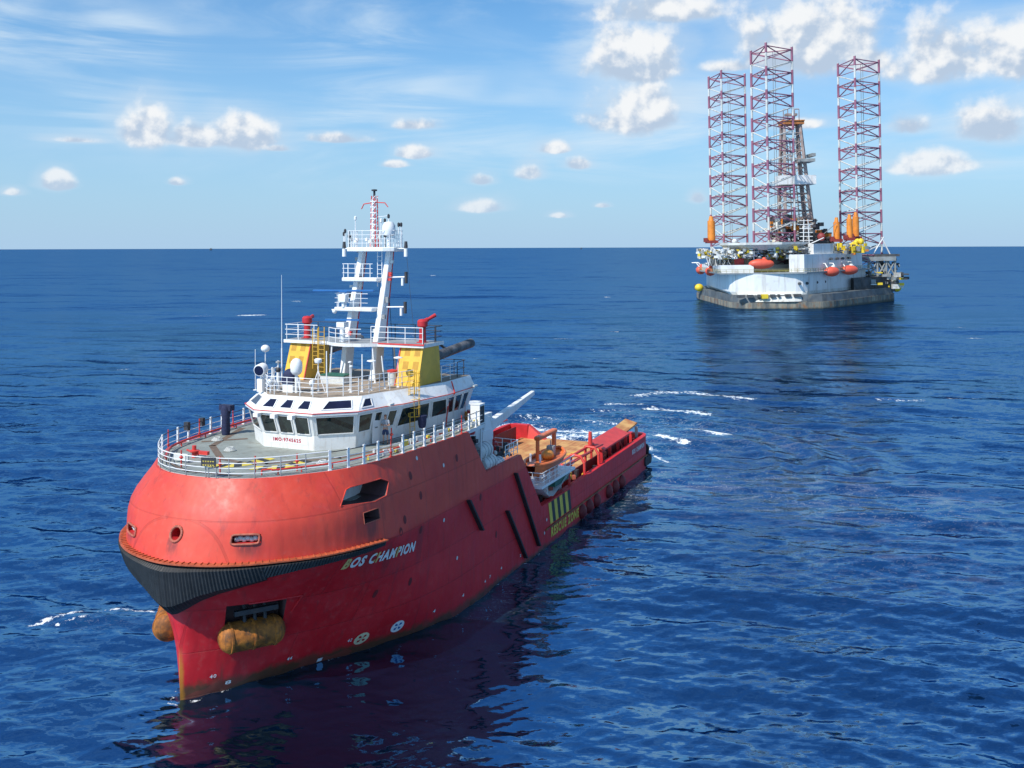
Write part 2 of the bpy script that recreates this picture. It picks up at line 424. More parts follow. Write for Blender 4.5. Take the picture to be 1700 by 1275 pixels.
def build_sea():
    rng = np.random.RandomState(11)
    Hc, fp = CAM_H, 983.0
    k = np.concatenate([np.linspace(596, 60, 596), np.geomspace(59.4, 0.28, 120)])
    rr = np.concatenate([[0.5, 6, 12, 18, 23, 28, 32, 35], Hc * fp / k])
    rr = rr[rr > 0]; rr = np.sort(rr)
    fan = np.linspace(-R(35), R(35), 1250)
    rest = np.linspace(R(35), R(325), 150)[1:-1]
    th = np.concatenate([fan, rest])
    RR, TT = np.meshgrid(rr, th, indexing='ij')
    X = RR * np.sin(TT); Y = RR * np.cos(TT)
    dr = np.gradient(rr)[:, None] * np.ones_like(X)
    dcol = RR * 0.0012
    Z = np.zeros_like(X); DX = np.zeros_like(X); DY = np.zeros_like(X)
    nw = 110
    lam = np.geomspace(0.55, 34.0, nw)
    wind = R(262)     # travel direction of the waves (pointing towards the viewer, slightly left)
    for i, L in enumerate(lam):
        kk = 2 * math.pi / L
        spread = R(50) if L < 4 else R(34)
        d = wind + rng.normal(0, spread * 0.6)
        cx, cy = math.cos(d), math.sin(d)
        amp = (0.0190 + 0.010 * math.exp(-(math.log(L / 3.2) / 0.9) ** 2) + 0.008 * (L < 1.6)) * L / (2 * math.pi) * rng.uniform(0.5, 1.5) * (1.0 if L < 9 else (9 / L) ** 0.9)
        ph = kk * (X * cx + Y * cy) + rng.uniform(0, 6.28)
        # resolvable only where the sheet is fine enough along that direction
        res = np.abs(cy) * dr + np.abs(cx) * dcol
        att = np.clip((L / np.maximum(res, 1e-6) - 2.5) / 2.5, 0, 1)
        # patches of calmer and rougher water
        pt = 0.75 + 0.25 * np.sin(X * 0.043 + i) * np.sin(Y * 0.031 + i * 1.7)
        a = amp * att * pt
        Z += a * np.cos(ph)
        DX -= 0.6 * a * cx * np.sin(ph); DY -= 0.6 * a * cy * np.sin(ph)
    # calmer lee beside the port side of the ship and slick towards the right
    def ell(cx, cy, ax, ay, rot=0):
        c, s_ = math.cos(rot), math.sin(rot)
        u = ((X - cx) * c + (Y - cy) * s_) / ax; v = (-(X - cx) * s_ + (Y - cy) * c) / ay
        return np.exp(-(u * u + v * v))
    lee = np.clip(ell(-2, 55, 14, 20) + 0.7 * ell(20, 88, 18, 14), 0, 1)
    calm = 1 - 0.55 * lee
    Z *= calm
    # small wake swell astern
    s0 = ship_w(0, 66)
    d = np.hypot(X - s0[0], Y - s0[1])
    Z += 0.22 * np.exp(-((d - 26) / 9) ** 2) * np.cos((d - 26) * 1.15) * (Y > s0[1] - 10)
    # foam: polylines of breaking crests (x, y, width, strength)
    foam = np.zeros_like(X)
    def seg(pts, wd, st):
        nonlocal foam
        if .5 < wd < 2: wd *= 1.5
        for (x0, y0), (x1, y1) in zip(pts, pts[1:]):
            ux, uy = x1 - x0, y1 - y0; L2 = ux * ux + uy * uy + 1e-9
            tt = np.clip(((X - x0) * ux + (Y - y0) * uy) / L2, 0, 1)
            dd = np.hypot(X - x0 - tt * ux, Y - y0 - tt * uy)
            foam = np.maximum(foam, st * np.exp(-(dd / wd) ** 2))
    seg([(19.9, 155.5), (24.3, 159.8), (29.3, 160.2), (33.5, 153.4), (36, 151)], 1.3, 0.85)
    seg([(14.5, 147.5), (18.7, 146.5)], .8, .9); seg([(20, 143.5), (22.3, 141.7), (25.6, 139.6), (27, 138.5)], 1.0, 1.1)
    seg([(12, 142), (17, 141.5)], .8, .6)
    seg([(23.4, 127.6), (25.0, 125.2), (26.5, 122.3)], .75, 1.3); seg([(17.9, 122), (19.3, 119.8), (20.8, 117.5)], .6, 1.2)
    seg([(14, 118.5), (16.2, 114.8)], .6, 1.0); seg([(16, 112), (17.2, 108)], .5, 1.0)
    seg([(0.7, 130.4), (3.8, 127), (8, 126), (12, 124)], 2.3, 1.0); seg([(2, 136), (8.9, 133), (14, 131)], 1.2, .65)
    seg([(4, 122), (9, 121), (14, 121.5)], 1.9, .95); seg([(-2, 128), (2, 124), (5, 120)], 1.8, .9)
    seg([(-30.2, 61.7), (-28.9, 63.4), (-28.2, 63.9)], .42, .92); seg([(-28.6, 61.8), (-27.2, 63.0)], .34, .85)
    seg([(-27.0, 64.2), (-25.6, 64.8), (-24.2, 64.2), (-23.4, 63.9)], .34, .85)
    seg([(-95, 346), (-88, 346)], 2.5, 1.1); seg([(-110, 341), (-104, 341)], 3, .6)
    seg([(68, 153), (72, 152)], .8, .8); seg([(38.5, 142), (40.5, 141.5)], .5, .8); seg([(56, 150), (62, 149)], .8, .7)
    seg([(60, 135), (65, 134)], .6, .5)
    seg([(-17.8, 50.9), (-17.3, 50.7)], .12, .8)
    wl = [(1.0, 1.2), (1.9, 2.5), (2.75, 4.2), (3.6, 5.9), (5.25, 8.8), (7.0, 12.45), (7.9, 15.8), (8.2, 21), (8.25, 30), (8.25, 45), (8.2, 61)]
    seg([ship_w(-1.2, 1.3), ship_w(-.3, -.1), ship_w(.3, -.1), ship_w(1.3, 1.2)], .26, .62)
    for sg in (1, -1):
        pw = [ship_w(sg * (a + .12), b) for a, b in wl]
        seg(pw, .20, .42)
    for s_ in range(6, 63, 3): # thin broken line of foam along the port waterline
        a_, b_ = ship_w(8.35 if s_ > 20 else 8.35 - (20 - s_) ** 2 * 0.022, s_), ship_w(8.35, s_ + 1.5)
        if s_ > 20: seg([a_, b_], .22, .45)
    # scattered whitecaps, far and sparse
    for i in range(46):
        yy = rng.uniform(170, 900); xx = rng.uniform(-.5, .5) * yy
        seg([(xx, yy), (xx + rng.uniform(1, 3), yy + rng.uniform(-1, 1))], rng.uniform(.5, 1.2), rng.uniform(.6, .95))
    aer = np.clip(1.0 * ell(7, 128, 16, 10) + .6 * ell(20, 133, 10, 14) + .8 * ell(16, 112, 4, 7) + .35 * ell(-27, 62.5, 4, 2), 0, 1)
    # strip of disturbed water next to the port side
    px_, sy_ = (X - SHIP.x) * math.cos(TH) - (Y - SHIP.y) * math.sin(TH), (X - SHIP.x) * math.sin(TH) + (Y - SHIP.y) * math.cos(TH)
    aer = np.clip(aer + 0.55 * np.exp(-((px_ - 9.5) / 1.8) ** 2) * (sy_ > 16) * (sy_ < 60), 0, 1)
    slick = np.clip(ell(25, 96, 13, 10, .3) + .9 * ell(36, 88, 11, 8) + .8 * ell(31, 120, 11, 11) + .6 * ell(14, 98, 5, 8) + .6 * ell(28, 72, 10, 6), 0, 1)
    Z = Z
    V = np.stack([X + DX * calm, Y + DY * calm, Z], -1).reshape(-1, 3)
    nr, nt = X.shape
    i0 = (np.arange(nr - 1)[:, None] * nt + np.arange(nt)[None, :])
    j1 = (np.arange(nt) + 1) % nt
    a = i0; b = np.arange(nr - 1)[:, None] * nt + j1[None, :]
    q = np.stack([a, b, b + nt, a + nt], -1).reshape(-1, 4)[:, ::-1]
    c0 = len(V); V = np.vstack([V, [[0, 0, 0]]])
    tri = np.stack([np.full(nt, c0), np.arange(nt), j1], -1)[:, ::-1]
    me = bpy.data.meshes.new('sea')
    nq, ntri = len(q), len(tri)
    me.vertices.add(len(V)); me.vertices.foreach_set('co', V.astype(np.float32).ravel())
    me.loops.add(nq * 4 + ntri * 3); me.loops.foreach_set('vertex_index', np.concatenate([q.ravel(), tri.ravel()]).astype(np.int32))
    me.polygons.add(nq + ntri)
    st = np.concatenate([np.arange(nq) * 4, nq * 4 + np.arange(ntri) * 3]).astype(np.int32)
    me.polygons.foreach_set('loop_start', st)
    me.polygons.foreach_set('use_smooth', np.ones(nq + ntri, dtype=bool))
    me.update(calc_edges=True); me.validate()
    for nm, arr in (('foam', foam), ('aer', aer), ('slick', slick), ('lee', lee)):
        at = me.attributes.new(nm, 'FLOAT', 'POINT')
        at.data.foreach_set('value', np.append(arr.ravel(), 0).astype(np.float32))
    o = bpy.data.objects.new('sea', me); COL.objects.link(o)
    tag(o, kind='structure')
    # material
    m = bpy.data.materials.new('sea_water'); m.use_nodes = True
    t = NT(m.node_tree); bs = t.n['Principled BSDF']
    geo = t.node('ShaderNodeNewGeometry'); P = geo.outputs['Position']; N = geo.outputs['Normal']
    def attr(n):
        a_ = t.node('ShaderNodeAttribute'); a_.attribute_name = n; return a_.outputs['Fac']
    fo, ae, sl = attr('foam'), attr('aer'), attr('slick')
    # ripples: world space slopes of several sizes
    big = t.noise(t.mapping(P, scale=(0.012, 0.02, 1)), 1.0, 3, .5)
    gust = t.ramp(big, 0.35, 0.65, 0.55, 1.25)
    tilt = None
    for sc_, st_, asp in ((6.0, 0.15, 0.5), (1.9, 0.20, 0.42), (0.6, 0.17, 0.36), (0.20, 0.30, 0.30), (0.06, 0.26, 0.30), (0.018, 0.16, 0.3)):
        nn = t.noise(t.mapping(P, scale=(asp, 1, 1), loc=(sc_ * 9, 3, 0), rot=(0, 0, R(8))), sc_, 2, 0.55, 0.0, out='Color')
        vv = t.vmath('MULTIPLY', t.vmath('SUBTRACT', nn, (0.5, 0.5, 0.5)), (st_ * 1.5, st_ * 2.2, 0))
        if sc_ < 0.3:      # swells the sheet itself carries nearby
            sw = t.node('ShaderNodeVectorMath', operation='SCALE'); t.l.new(vv, sw.inputs[0]); t.l.new(t.ramp(t.vmath('LENGTH', P), 90, 420, 0.22, 1.0), sw.inputs['Scale']); vv = sw.outputs[0]
        tilt = vv if tilt is None else t.vmath('ADD', tilt, vv)
    calmf = t.math('MULTIPLY', gust, t.math('SUBTRACT', 1.0, t.math('MULTIPLY', t.math('MAXIMUM', sl, attr('lee')), 0.6)))
    sv = t.node('ShaderNodeVectorMath', operation='SCALE'); t.l.new(tilt, sv.inputs[0]); t.l.new(calmf, sv.inputs['Scale'])
    nrm = t.vmath('NORMALIZE', t.vmath('ADD', N, sv.outputs[0]))
    # foam break-up
    f1 = t.noise(t.mapping(P, scale=(1, .55, 1)), 1.6, 8, .7); f2 = t.noise(t.mapping(P, scale=(1, .7, 1)), 4.5, 5, .65, 1.0)
    fb = t.math('ADD', fo, t.math('MULTIPLY', t.math('SUBTRACT', f1, .5), 3.2))
    fb = t.math('ADD', fb, t.math('MULTIPLY', t.math('SUBTRACT', f2, .5), 1.8))
    fm = t.math('MULTIPLY', t.ramp(fb, 0.62, 1.1), t.ramp(fo, 0.08, 0.5))
    # brownish scum lines in the slick
    sc1 = t.noise(t.mapping(P, scale=(.35, 1, 1), rot=(0, 0, R(-18))), 0.42, 6, .62, 1.4)
    scm = t.math('MULTIPLY', t.ramp(sc1, 0.52, 0.66), sl)
    body = t.mix(t.ramp(t.noise(P, 0.05, 3, .5), .3, .7), (0.0005, 0.0040, 0.0135), (0.0009, 0.0070, 0.023))
    body = t.mix(t.math('MULTIPLY', ae, t.ramp(t.noise(P, 0.35, 5, .6), .3, .65)), body, (0.010, 0.085, 0.14))
    body = t.mix(t.math('MULTIPLY', scm, 0.62), body, (0.20, 0.185, 0.15))
    # lacy remains of foam drifting in the slick and the wake
    lc = t.noise(t.mapping(P, scale=(.45, 1, 1), rot=(0, 0, R(-14))), 0.8, 5, .6, 2.2)
    lace = t.math('MULTIPLY', t.ramp(t.math('ABSOLUTE', t.math('SUBTRACT', lc, 0.5)), 0.028, 0.0), t.math('ADD', t.math('MULTIPLY', sl, 0.34), t.math('MULTIPLY', ae, 0.55)))
    lace = t.math('MULTIPLY', lace, t.ramp(f2, .4, .62))
    fm = t.math('MAXIMUM', fm, lace)
    body = t.mix(fm, body, (0.78, 0.82, 0.84))
    rl = t.ramp(t.vmath('LENGTH', P), 70, 420, 0.05, 0.19, smooth=False)   # unresolved ripples of the far water
    t.n.remove(bs)
    dif = t.node('ShaderNodeBsdfDiffuse'); t.l.new(body, dif.inputs['Color'])
    glo = t.node('ShaderNodeBsdfAnisotropic'); glo.inputs['Color'].default_value = (0.30, 0.62, 1.0, 1)
    t.l.new(rl, glo.inputs['Roughness']); t.l.new(nrm, glo.inputs['Normal'])
    fr = t.node('ShaderNodeFresnel'); fr.inputs['IOR'].default_value = 1.333; t.l.new(nrm, fr.inputs['Normal'])
    fac = t.math('MULTIPLY', t.math('MULTIPLY', t.math('MINIMUM', fr.outputs[0], 0.60), 0.76), t.math('SUBTRACT', 1.0, fm))
    mx = t.node('ShaderNodeMixShader'); t.l.new(fac, mx.inputs[0]); t.l.new(dif.outputs[0], mx.inputs[1]); t.l.new(glo.outputs[0], mx.inputs[2])
    t.l.new(mx.outputs[0], t.n['Material Output'].inputs['Surface'])
    me.materials.append(m)
build_sea()

# ================================================================== SHIP
ship = empty('supply_ship', loc=SHIP)
ship.rotation_euler = (0, 0, -TH)
tag(ship, 'red offshore supply ship with white wheelhouse and black bow fender, nearest vessel', 'ship')
bpy.context.view_layer.update()
SHIP_M = Matrix.Translation(SHIP) @ Matrix.Rotation(-TH, 4, 'Z')

L_N2 = [(0, .3), (.7, 1.6), (1.5, 3), (2.3, 4.8), (3.1, 6.6), (4.6, 9), (6.3, 12), (7.3, 15), (7.8, 18), (8.0, 21)]
L_0 = [(0, 0), (1.0, 1.2), (1.9, 2.5), (2.75, 4.2), (3.6, 5.9), (5.25, 8.8), (7.0, 12.45), (7.9, 15.8), (8.15, 18.5), (8.2, 21)]
L_3 = [(0, -.1), (1.15, .6), (2.3, 1.6), (3.4, 2.9), (4.6, 4.4), (6.1, 6.8), (7.4, 10), (8.05, 14), (8.2, 17.9), (8.2, 21)]
L_7 = [(0, -.9), (2.0, -.5), (3.7, .3), (5.15, 1.5), (6.45, 3.1), (7.5, 5.3), (8.1, 9), (8.2, 14), (8.2, 17.9), (8.2, 21)]
Z_7 = [7.4, 7.4, 7.4, 7.4, 7.35, 7.3, 7.1, 7.0, 7.0, 7.0]
L_9 = [(0, -.02), (2.1, .22), (3.85, .9), (5.25, 1.95), (6.4, 3.5), (7.3, 5.7), (7.75, 9.2), (8.05, 13.8), (8.1, 17.9), (8.15, 21)]
L_11 = [(0, 1.12), (1.9, 1.35), (3.25, 1.95), (4.2, 2.8), (5.2, 4.0), (6.45, 5.9), (7.2, 9), (7.65, 13.2), (7.95, 17.9), (8.05, 21)]
def cr(p0, p1, p2, p3, t):
    return 0.5 * ((2 * p1) + (-p0 + p2) * t + (2 * p0 - 5 * p1 + 4 * p2 - p3) * t * t + (-p0 + 3 * p1 - 3 * p2 + p3) * t ** 3)
def fine(level, zs, sharp):
    P = [np.array([p, s, z], float) for (p, s), z in zip(level, zs)]
    first = P[1] * np.array([-1, 1, 1]) if not sharp else 2 * P[0] - P[1]
    Q = [first] + P + [2 * P[-1] - P[-2]]
    out = []
    for i in range(len(P) - 1):
        for k in range(5): out.append(cr(Q[i], Q[i + 1], Q[i + 2], Q[i + 3], k / 5))
    out.append(P[-1]); return np.array(out)
ZC = lambda z: [z] * 10
LV = [fine(L_N2, ZC(-2.0), True), fine(L_0, ZC(0), True), fine(L_3, ZC(3.65), False), fine(L_7, Z_7, False), fine(L_9, ZC(9.45), False), fine(L_11, ZC(11.35), False)]
LV[1][:, 0] = np.minimum(LV[1][:, 0], 8.2)
NU = LV[0].shape[0]
def col_at(u):
    rows = []
    a = [LV[i][u] for i in range(6)]
    lo = [2 * a[0] - a[1]] + a[:4] + [2 * a[3] - a[2]]
    for i in range(3):
        nseg = (2, 5, 6)[i]
        for k in range(nseg): rows.append(cr(lo[i], lo[i + 1], lo[i + 2], lo[i + 3], k / nseg))
    hi = [2 * a[3] - a[4]] + a[3:] + [2 * a[5] - a[4]]
    for i in range(2):
        for k in range(4): rows.append(cr(hi[i], hi[i + 1], hi[i + 2], hi[i + 3], k / 4))
    rows.append(a[5]); return np.array(rows)
COLS = [col_at(u) for u in range(NU)]
TIP_S = 21.0
def top_z(s):
    return float(np.interp(s, [0, 18.2, 20.6, 26.7, 30.7, 60.5, 62.3], [11.35, 11.35, 8.2, 8.2, 3.4, 3.6, 3.6]))
# trim the blended columns at s=18.2 and continue with straight ones
COLS = [c for c in COLS if c[0][1] < 17.9 and c[-1][1] < 17.7 and c[8][1] < 17.9]
zr = COLS[-1][:, 2]
def straight(s):
    c = []
    for z in zr:
        if s > 18.3: z = min(z, top_z(s))
        p = 8.2 if z < 7.01 else float(np.interp(z, [7, 9.45, 11.35], [8.2, 8.1, 7.95 if s < 19 else 8.05]))
        if z < 0: p = 8.2 + z * 0.1
        if s > 61: p -= 0.25 if s < 62 else 0.7
        c.append(np.array([p, s, z]))
    return np.array(c)
for s_ in (18.2, 20.6, 22.6, 24.7, 26.7, 28.7, 30.7, 36, 42, 48, 54, 60.5, 61.7, 62.3): COLS.append(straight(s_))
for c in COLS:
    for r in c:
        r[2] = min(r[2], top_z(r[1])) if r[1] > 18.3 else r[2]
G = np.array(COLS)              # columns x rows x 3  (port half)
def hullp(s, z):
    """port half-breadth of the plating at station s, height z"""
    pts = []
    for c in G:
        zc = c[:, 2]
        if z > zc.max() + 1e-6: continue
        pts.append((np.interp(z, zc, c[:, 1]), np.interp(z, zc, c[:, 0])))
    pts.sort(); a = np.array(pts)
    return float(np.interp(s, a[:, 0], a[:, 1]))
def hulls(p, z):
    """station of the plating at half-breadth p, height z (bow)"""
    pts = []
    for c in G[:40]:
        zc = c[:, 2]; pts.append((np.interp(z, zc, c[:, 0]), np.interp(z, zc, c[:, 1])))
    pts.sort(); a = np.array(pts)
    return float(np.interp(abs(p), a[:, 0], a[:, 1]))

def build_hull():
    nc, nr = G.shape[:2]
    mb = MB()
    vs = [tuple(G[i, j]) for i in range(nc) for j in range(nr)]
    vs2 = [(-x, y, z) for x, y, z in vs]
    f = []
    for i in range(nc - 1):
        for j in range(nr - 1):
            f.append((i * nr + j, (i + 1) * nr + j, (i + 1) * nr + j + 1, i * nr + j + 1))
    mb.add(vs, f, 0, True); mb.add(vs2, [q[::-1] for q in f], 0, True)
    for i in range(nc - 1):
        for j in (0, nr - 1):
            a, b = G[i, j], G[i + 1, j]
            q = [tuple(a), tuple(b), (-b[0], b[1], b[2]), (-a[0], a[1], a[2])]
            mb.add(q, [(0, 1, 2, 3)], 0)
    e = [tuple(G[-1, j]) for j in range(nr)]; e2 = [(-x, y, z) for x, y, z in e][::-1]
    mb.add(e + e2, [tuple(range(2 * nr))], 0)
    me = bpy.data.meshes.new('hull'); me.from_pydata(mb.v, [], mb.f)
    me.materials.append(M['hull'])
    bm = bmesh.new(); bm.from_mesh(me)
    bmesh.ops.remove_doubles(bm, verts=bm.verts, dist=1e-4)
    bmesh.ops.dissolve_degenerate(bm, edges=bm.edges, dist=1e-5)
    bmesh.ops.recalc_face_normals(bm, faces=bm.faces)
    for fc in bm.faces: fc.smooth = True
    bm.to_mesh(me); bm.free()
    o = bpy.data.objects.new('hull', me); COL.objects.link(o)
    # cutters
    CUT = []
    def cut(): CUT.append(MB()); return CUT[-1]
    cut().box(-7.72, 7.72, 27.3, 61.5, 2.0, 20, 1)
    cut().box(-5.6, 5.6, 61.4, 70, 2.0, 20, 1)
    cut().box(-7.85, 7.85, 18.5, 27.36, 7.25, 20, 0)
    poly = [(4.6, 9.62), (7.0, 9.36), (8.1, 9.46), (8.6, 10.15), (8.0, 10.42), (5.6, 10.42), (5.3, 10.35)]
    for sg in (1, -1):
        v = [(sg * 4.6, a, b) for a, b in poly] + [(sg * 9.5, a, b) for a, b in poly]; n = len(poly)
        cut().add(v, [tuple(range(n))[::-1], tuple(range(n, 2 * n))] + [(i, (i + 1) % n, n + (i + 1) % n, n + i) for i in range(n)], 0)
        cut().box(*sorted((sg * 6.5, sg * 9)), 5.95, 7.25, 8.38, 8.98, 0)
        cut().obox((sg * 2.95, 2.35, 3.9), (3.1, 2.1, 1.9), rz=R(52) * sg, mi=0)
        zc = 8.6 if sg > 0 else 8.3; an = math.atan2(hulls(4.2, zc) - hulls(3.2, zc), 1.0)
        cut().obox((sg * 3.74, hulls(3.74, zc) + .1, zc), (1.5, 1.3, .44), rz=an * sg, mi=1)
    cut().tube((.1, -3, 8.72), (.1, .9, 8.72), .3, .3, 20, 1)
    cur = me
    for c in CUT:
        cm_ = bpy.data.meshes.new('cutter'); cm_.from_pydata(c.v, [], c.f)
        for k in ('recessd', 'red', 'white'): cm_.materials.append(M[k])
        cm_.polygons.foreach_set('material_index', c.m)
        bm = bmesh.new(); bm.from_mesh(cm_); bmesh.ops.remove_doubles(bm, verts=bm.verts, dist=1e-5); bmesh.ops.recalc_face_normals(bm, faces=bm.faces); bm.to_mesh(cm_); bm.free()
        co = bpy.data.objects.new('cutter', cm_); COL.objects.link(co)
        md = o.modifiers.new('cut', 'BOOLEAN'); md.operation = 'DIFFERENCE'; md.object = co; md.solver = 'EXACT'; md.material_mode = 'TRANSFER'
        bpy.context.view_layer.update()
        dg = bpy.context.evaluated_depsgraph_get()
        me2 = bpy.data.meshes.new_from_object(o.evaluated_get(dg), depsgraph=dg)
        o.modifiers.clear(); bpy.data.objects.remove(co)
        if len(me2.polygons) > 50: o.data = me2
        else: print('CUT FAILED', c.v[0])
    me2 = o.data; me2.name = 'hull'
    me2.set_sharp_from_angle(angle=R(22))
    o.parent = ship
    return o
hull = build_hull()

# ---- bow fender: deep black ribbed band, V shaped at the stem
def knuckle_line():
    pts = []
    for c in G:
        j = int(np.argmin(np.abs(c[:, 2] - (7.4 if c[13][1] < 3 else 7.2)))); pts.append(c[13])
    return pts
KN = [c[13] for c in G if c[13][1] < 7.4]
def build_fender():
    mb = MB(); fine_p = []
    K_ = np.array(KN); d = np.concatenate([[0], np.cumsum(np.linalg.norm(np.diff(K_, axis=0), axis=1))])
    n = 150
    for i in range(n + 1):
        t = d[-1] * i / n; fine_p.append([np.interp(t, d, K_[:, k]) for k in range(3)])
    for sg in (1, -1):
        cols = []
        for i, (p, s, z) in enumerate(fine_p):
            t = d[-1] * i / n
            zb = float(np.interp(t, [0, .35, .9, 1.6, 2.6, 3.8, 5.2, 7, 9.2], [4.6, 4.68, 4.98, 5.4, 5.8, 6.12, 6.42, 6.70, 6.85]))
            th = float(np.interp(t, [0, d[-1] - 2.5, d[-1]], [.5, .42, .22])) * (1.0 if i % 2 else 0.90)
            top = z - 0.02
            col = []
            for q in (0, .12, .5, .8, 1):
                zz = top + (zb - top) * q
                pp, ss = (hullp(s, zz), s) if t > 5 else (p * 1.0, hulls(p, zz))
                # outward direction from neighbouring knuckle points
                a = fine_p[max(0, i - 1)]; b = fine_p[min(n, i + 1)]
                tx, ty = b[0] - a[0], b[1] - a[1]
                if i == 0: tx, ty = 1, 0
                l = math.hypot(tx, ty); nx, ny = ty / l, -tx / l
                bul = th * (0.12 if q in (0, 1) else 1.0) 
                # the band hangs nearly vertical from the knuckle
                if t <= 5:
                    ss = min(ss, s + (ss - s) * 0.55)
                else:
                    pp = max(pp, p + (pp - p) * .6)
                col.append((sg * (pp + nx * bul), ss + ny * bul, zz))
            inner = (sg * (p - .3), s + .3, top); inner2 = (sg * max(0, col[-1][0] * sg - .8), col[-1][1] + .9, zb)
            cols.append([inner] + col + [inner2])
        nr = len(cols[0]); v = [q for c in cols for q in c]
        f = [(i * nr + j, (i + 1) * nr + j, (i + 1) * nr + j + 1, i * nr + j + 1) for i in range(n) for j in range(nr - 1)]
        f.append(tuple(n * nr + j for j in range(nr)))
        mb.add(v, f, 0, False)
    o = mb.build('bow_fender', M['black'], ship)
    # retaining plate with brackets above the fender
    r = MB()
    for sg in (1, -1):
        prev = None
        for i in range(0, n + 1, 2):
            p, s, z = fine_p[i]
            a = fine_p[max(0, i - 1)]; b = fine_p[min(n, i + 1)]
            tx, ty = (1, 0) if i == 0 else (b[0] - a[0], b[1] - a[1]); l = math.hypot(tx, ty); nx, ny = ty / l, -tx / l
            q = [(sg * (p + nx * k), s + ny * k, z + h) for k, h in ((-.1, .0), (.36, .0), (.36, .07), (-.1, .07))]
            if prev: r.add(prev + q, [(0, 1, 5, 4), (1, 2, 6, 5), (2, 3, 7, 6)], 0)
            prev = q
            if i % 4 == 0: r.obox((sg * (p + nx * .13), s + ny * .13, z + .08), (.025, .3, .08), rz=math.atan2(sg * -nx, ny) if sg > 0 else math.atan2(nx, ny), mi=0)
    r.build('fender_bracket', material('fender_retainer', (0.42, 0.09, 0.035), .6, var=.25, dirt_or_glint=.6, vscale=3), ship)
build_fender()

# ---- anchors' orange bolsters under the recesses
def capsule(mb, p0, p1, r, n=18, mi=0):
    p0, p1 = Vector(p0), Vector(p1); L = (p1 - p0).length
    q = (p1 - p0).to_track_quat('Z', 'X').to_matrix()
    prof = [(0.001, -r * .8)] + [(r * math.sin(a), -r * .8 * math.cos(a)) for a in [k * math.pi / 12 for k in range(1, 7)]]
    prof += [(r, L)] + [(r * math.cos(a), L + r * .8 * math.sin(a)) for a in [k * math.pi / 12 for k in range(1, 6)]] + [(0.001, L + r * .8)]
    mb.lathe(p0, prof, n, mi=mi, rot=q)
for sg in (1, -1):
    b = MB(); capsule(b, (sg * 2.08, 1.42, 2.98), (sg * 3.45, 3.3, 2.98), .78)
    pa, pb = Vector((sg * 2.08, 1.42, 2.98)), Vector((sg * 3.45, 3.3, 2.98)); rq = (pb - pa).to_track_quat('Z', 'X').to_matrix(); ll = (pb - pa).length
    for h in (-.02, ll * .5, ll): b.lathe(pa, [(.77, h - .07), (.825, h - .05), (.825, h + .05), (.77, h + .07)], 24, rot=rq)
    bo = b.build('anchor_bolster', M['rustor'], ship)
    a = MB()
    for k in (-.55, 0, .55):
        a.tube((sg * (3.0 + k * .6), 2.35 + k * .8, 3.4), (sg * (2.7 + k * .6), 2.6 + k * .8, 4.7), .11, .09, 8)
    a.beam((sg * 2.3, 1.5, 4.25), (sg * 3.7, 3.35, 4.25), .25, .25)
    a.build('anchor', M['dark'], bo)
    fr = MB()
    cx, cy, rz = sg * 2.95, 2.35, (R(52) * sg)
    # frame around the recess, laid on the plating
    def on(sv, z, off=.05):
        return (sg * (hullp(sv, z) + off * .75), sv - off * .6, z)
    s0, s1, z0, z1 = 1.28, 3.75, 3.2, 4.87
    fr.path([on(s0 + .35, z1), on((s0 + s1) / 2, z1), on(s1, z1), on(s1, z0 + .7)], .05, 6)
    fr.build('recess_frame', M['hull'], ship)

# ---- hawse rims, mooring ropes
def rim(pts, r, name='hawse_rim', mat='recess'):
    mb = MB(); mb.path(pts, r, 8, closed=True); return mb.build(name, M[mat], ship)
ring = []
for k in range(20):
    a = 2 * math.pi * k / 20; p, z = .1 + .36 * math.cos(a), 8.72 + .36 * math.sin(a); ring.append((p, hulls(p, z) - .02, z))
M['rust'] = material('rusty_rim', (0.40, 0.10, 0.06), .6, var=.25, dirt_or_glint=.5, vscale=4)
rim(ring, .075, mat='rust')
for sg, zc in ((1, 8.6), (-1, 8.3)):
    ring = []
    for k in range(28):
        a = 2 * math.pi * k / 28
        ca, sa = math.cos(a), math.sin(a)
        u = .72 * math.copysign(abs(ca) ** .35, ca); z = zc + .24 * math.copysign(abs(sa) ** .35, sa)
        p = 3.74 + u * .86; ring.append((sg * (p + .02), hulls(p, z) - .03, z))
    rim(ring, .06, mat='rust')
    rp = MB()
    for k in range(6):
        u = -.5 + k * .2; p = 3.6 + u * math.cos(R(32))
        rp.sphere((sg * p, hulls(p, zc) + .35, zc - .08 + .05 * (k % 2)), .14, sx=1.3, n=10, m=6).piece()
    rp.split('rope_coil', M['raft'], ship)
for sg in (1, -1):
    poly = [(4.6, 9.62), (7.0, 9.36), (8.1, 9.46), (8.6, 10.15), (8.0, 10.42), (5.6, 10.42), (5.3, 10.35)]
    rim([(sg * (hullp(a, b) + .01), a, b) for a, b in poly], .035, 'opening_frame', 'hull')
    inn = MB(); inn.box(*sorted((sg * 4.66, sg * 5.9)), 6.3, 8.55, 9.4, 10.38); inn.tube((sg * 5.2, 6.2, 9.3), (sg * 5.2, 6.2, 10.4), .09)
    inn.sphere((sg * 5.5, 5.9, 9.7), .25, mi=1)
    inn.build('mooring_deck_fittings', [M['white'], M['redl']], ship)
    sh = MB(); sh.box(*sorted((sg * 4.66, sg * 6.3)), 4.7, 8.5, 9.3, 9.42)
    sh.build('mooring_deck', M['deckg'], ship)
    rim([(sg * (hullp(a, b) + .01), a, b) for a, b in [(5.95, 8.38), (7.25, 8.38), (7.25, 8.98), (5.95, 8.98)]], .03, 'opening_frame', 'rust')

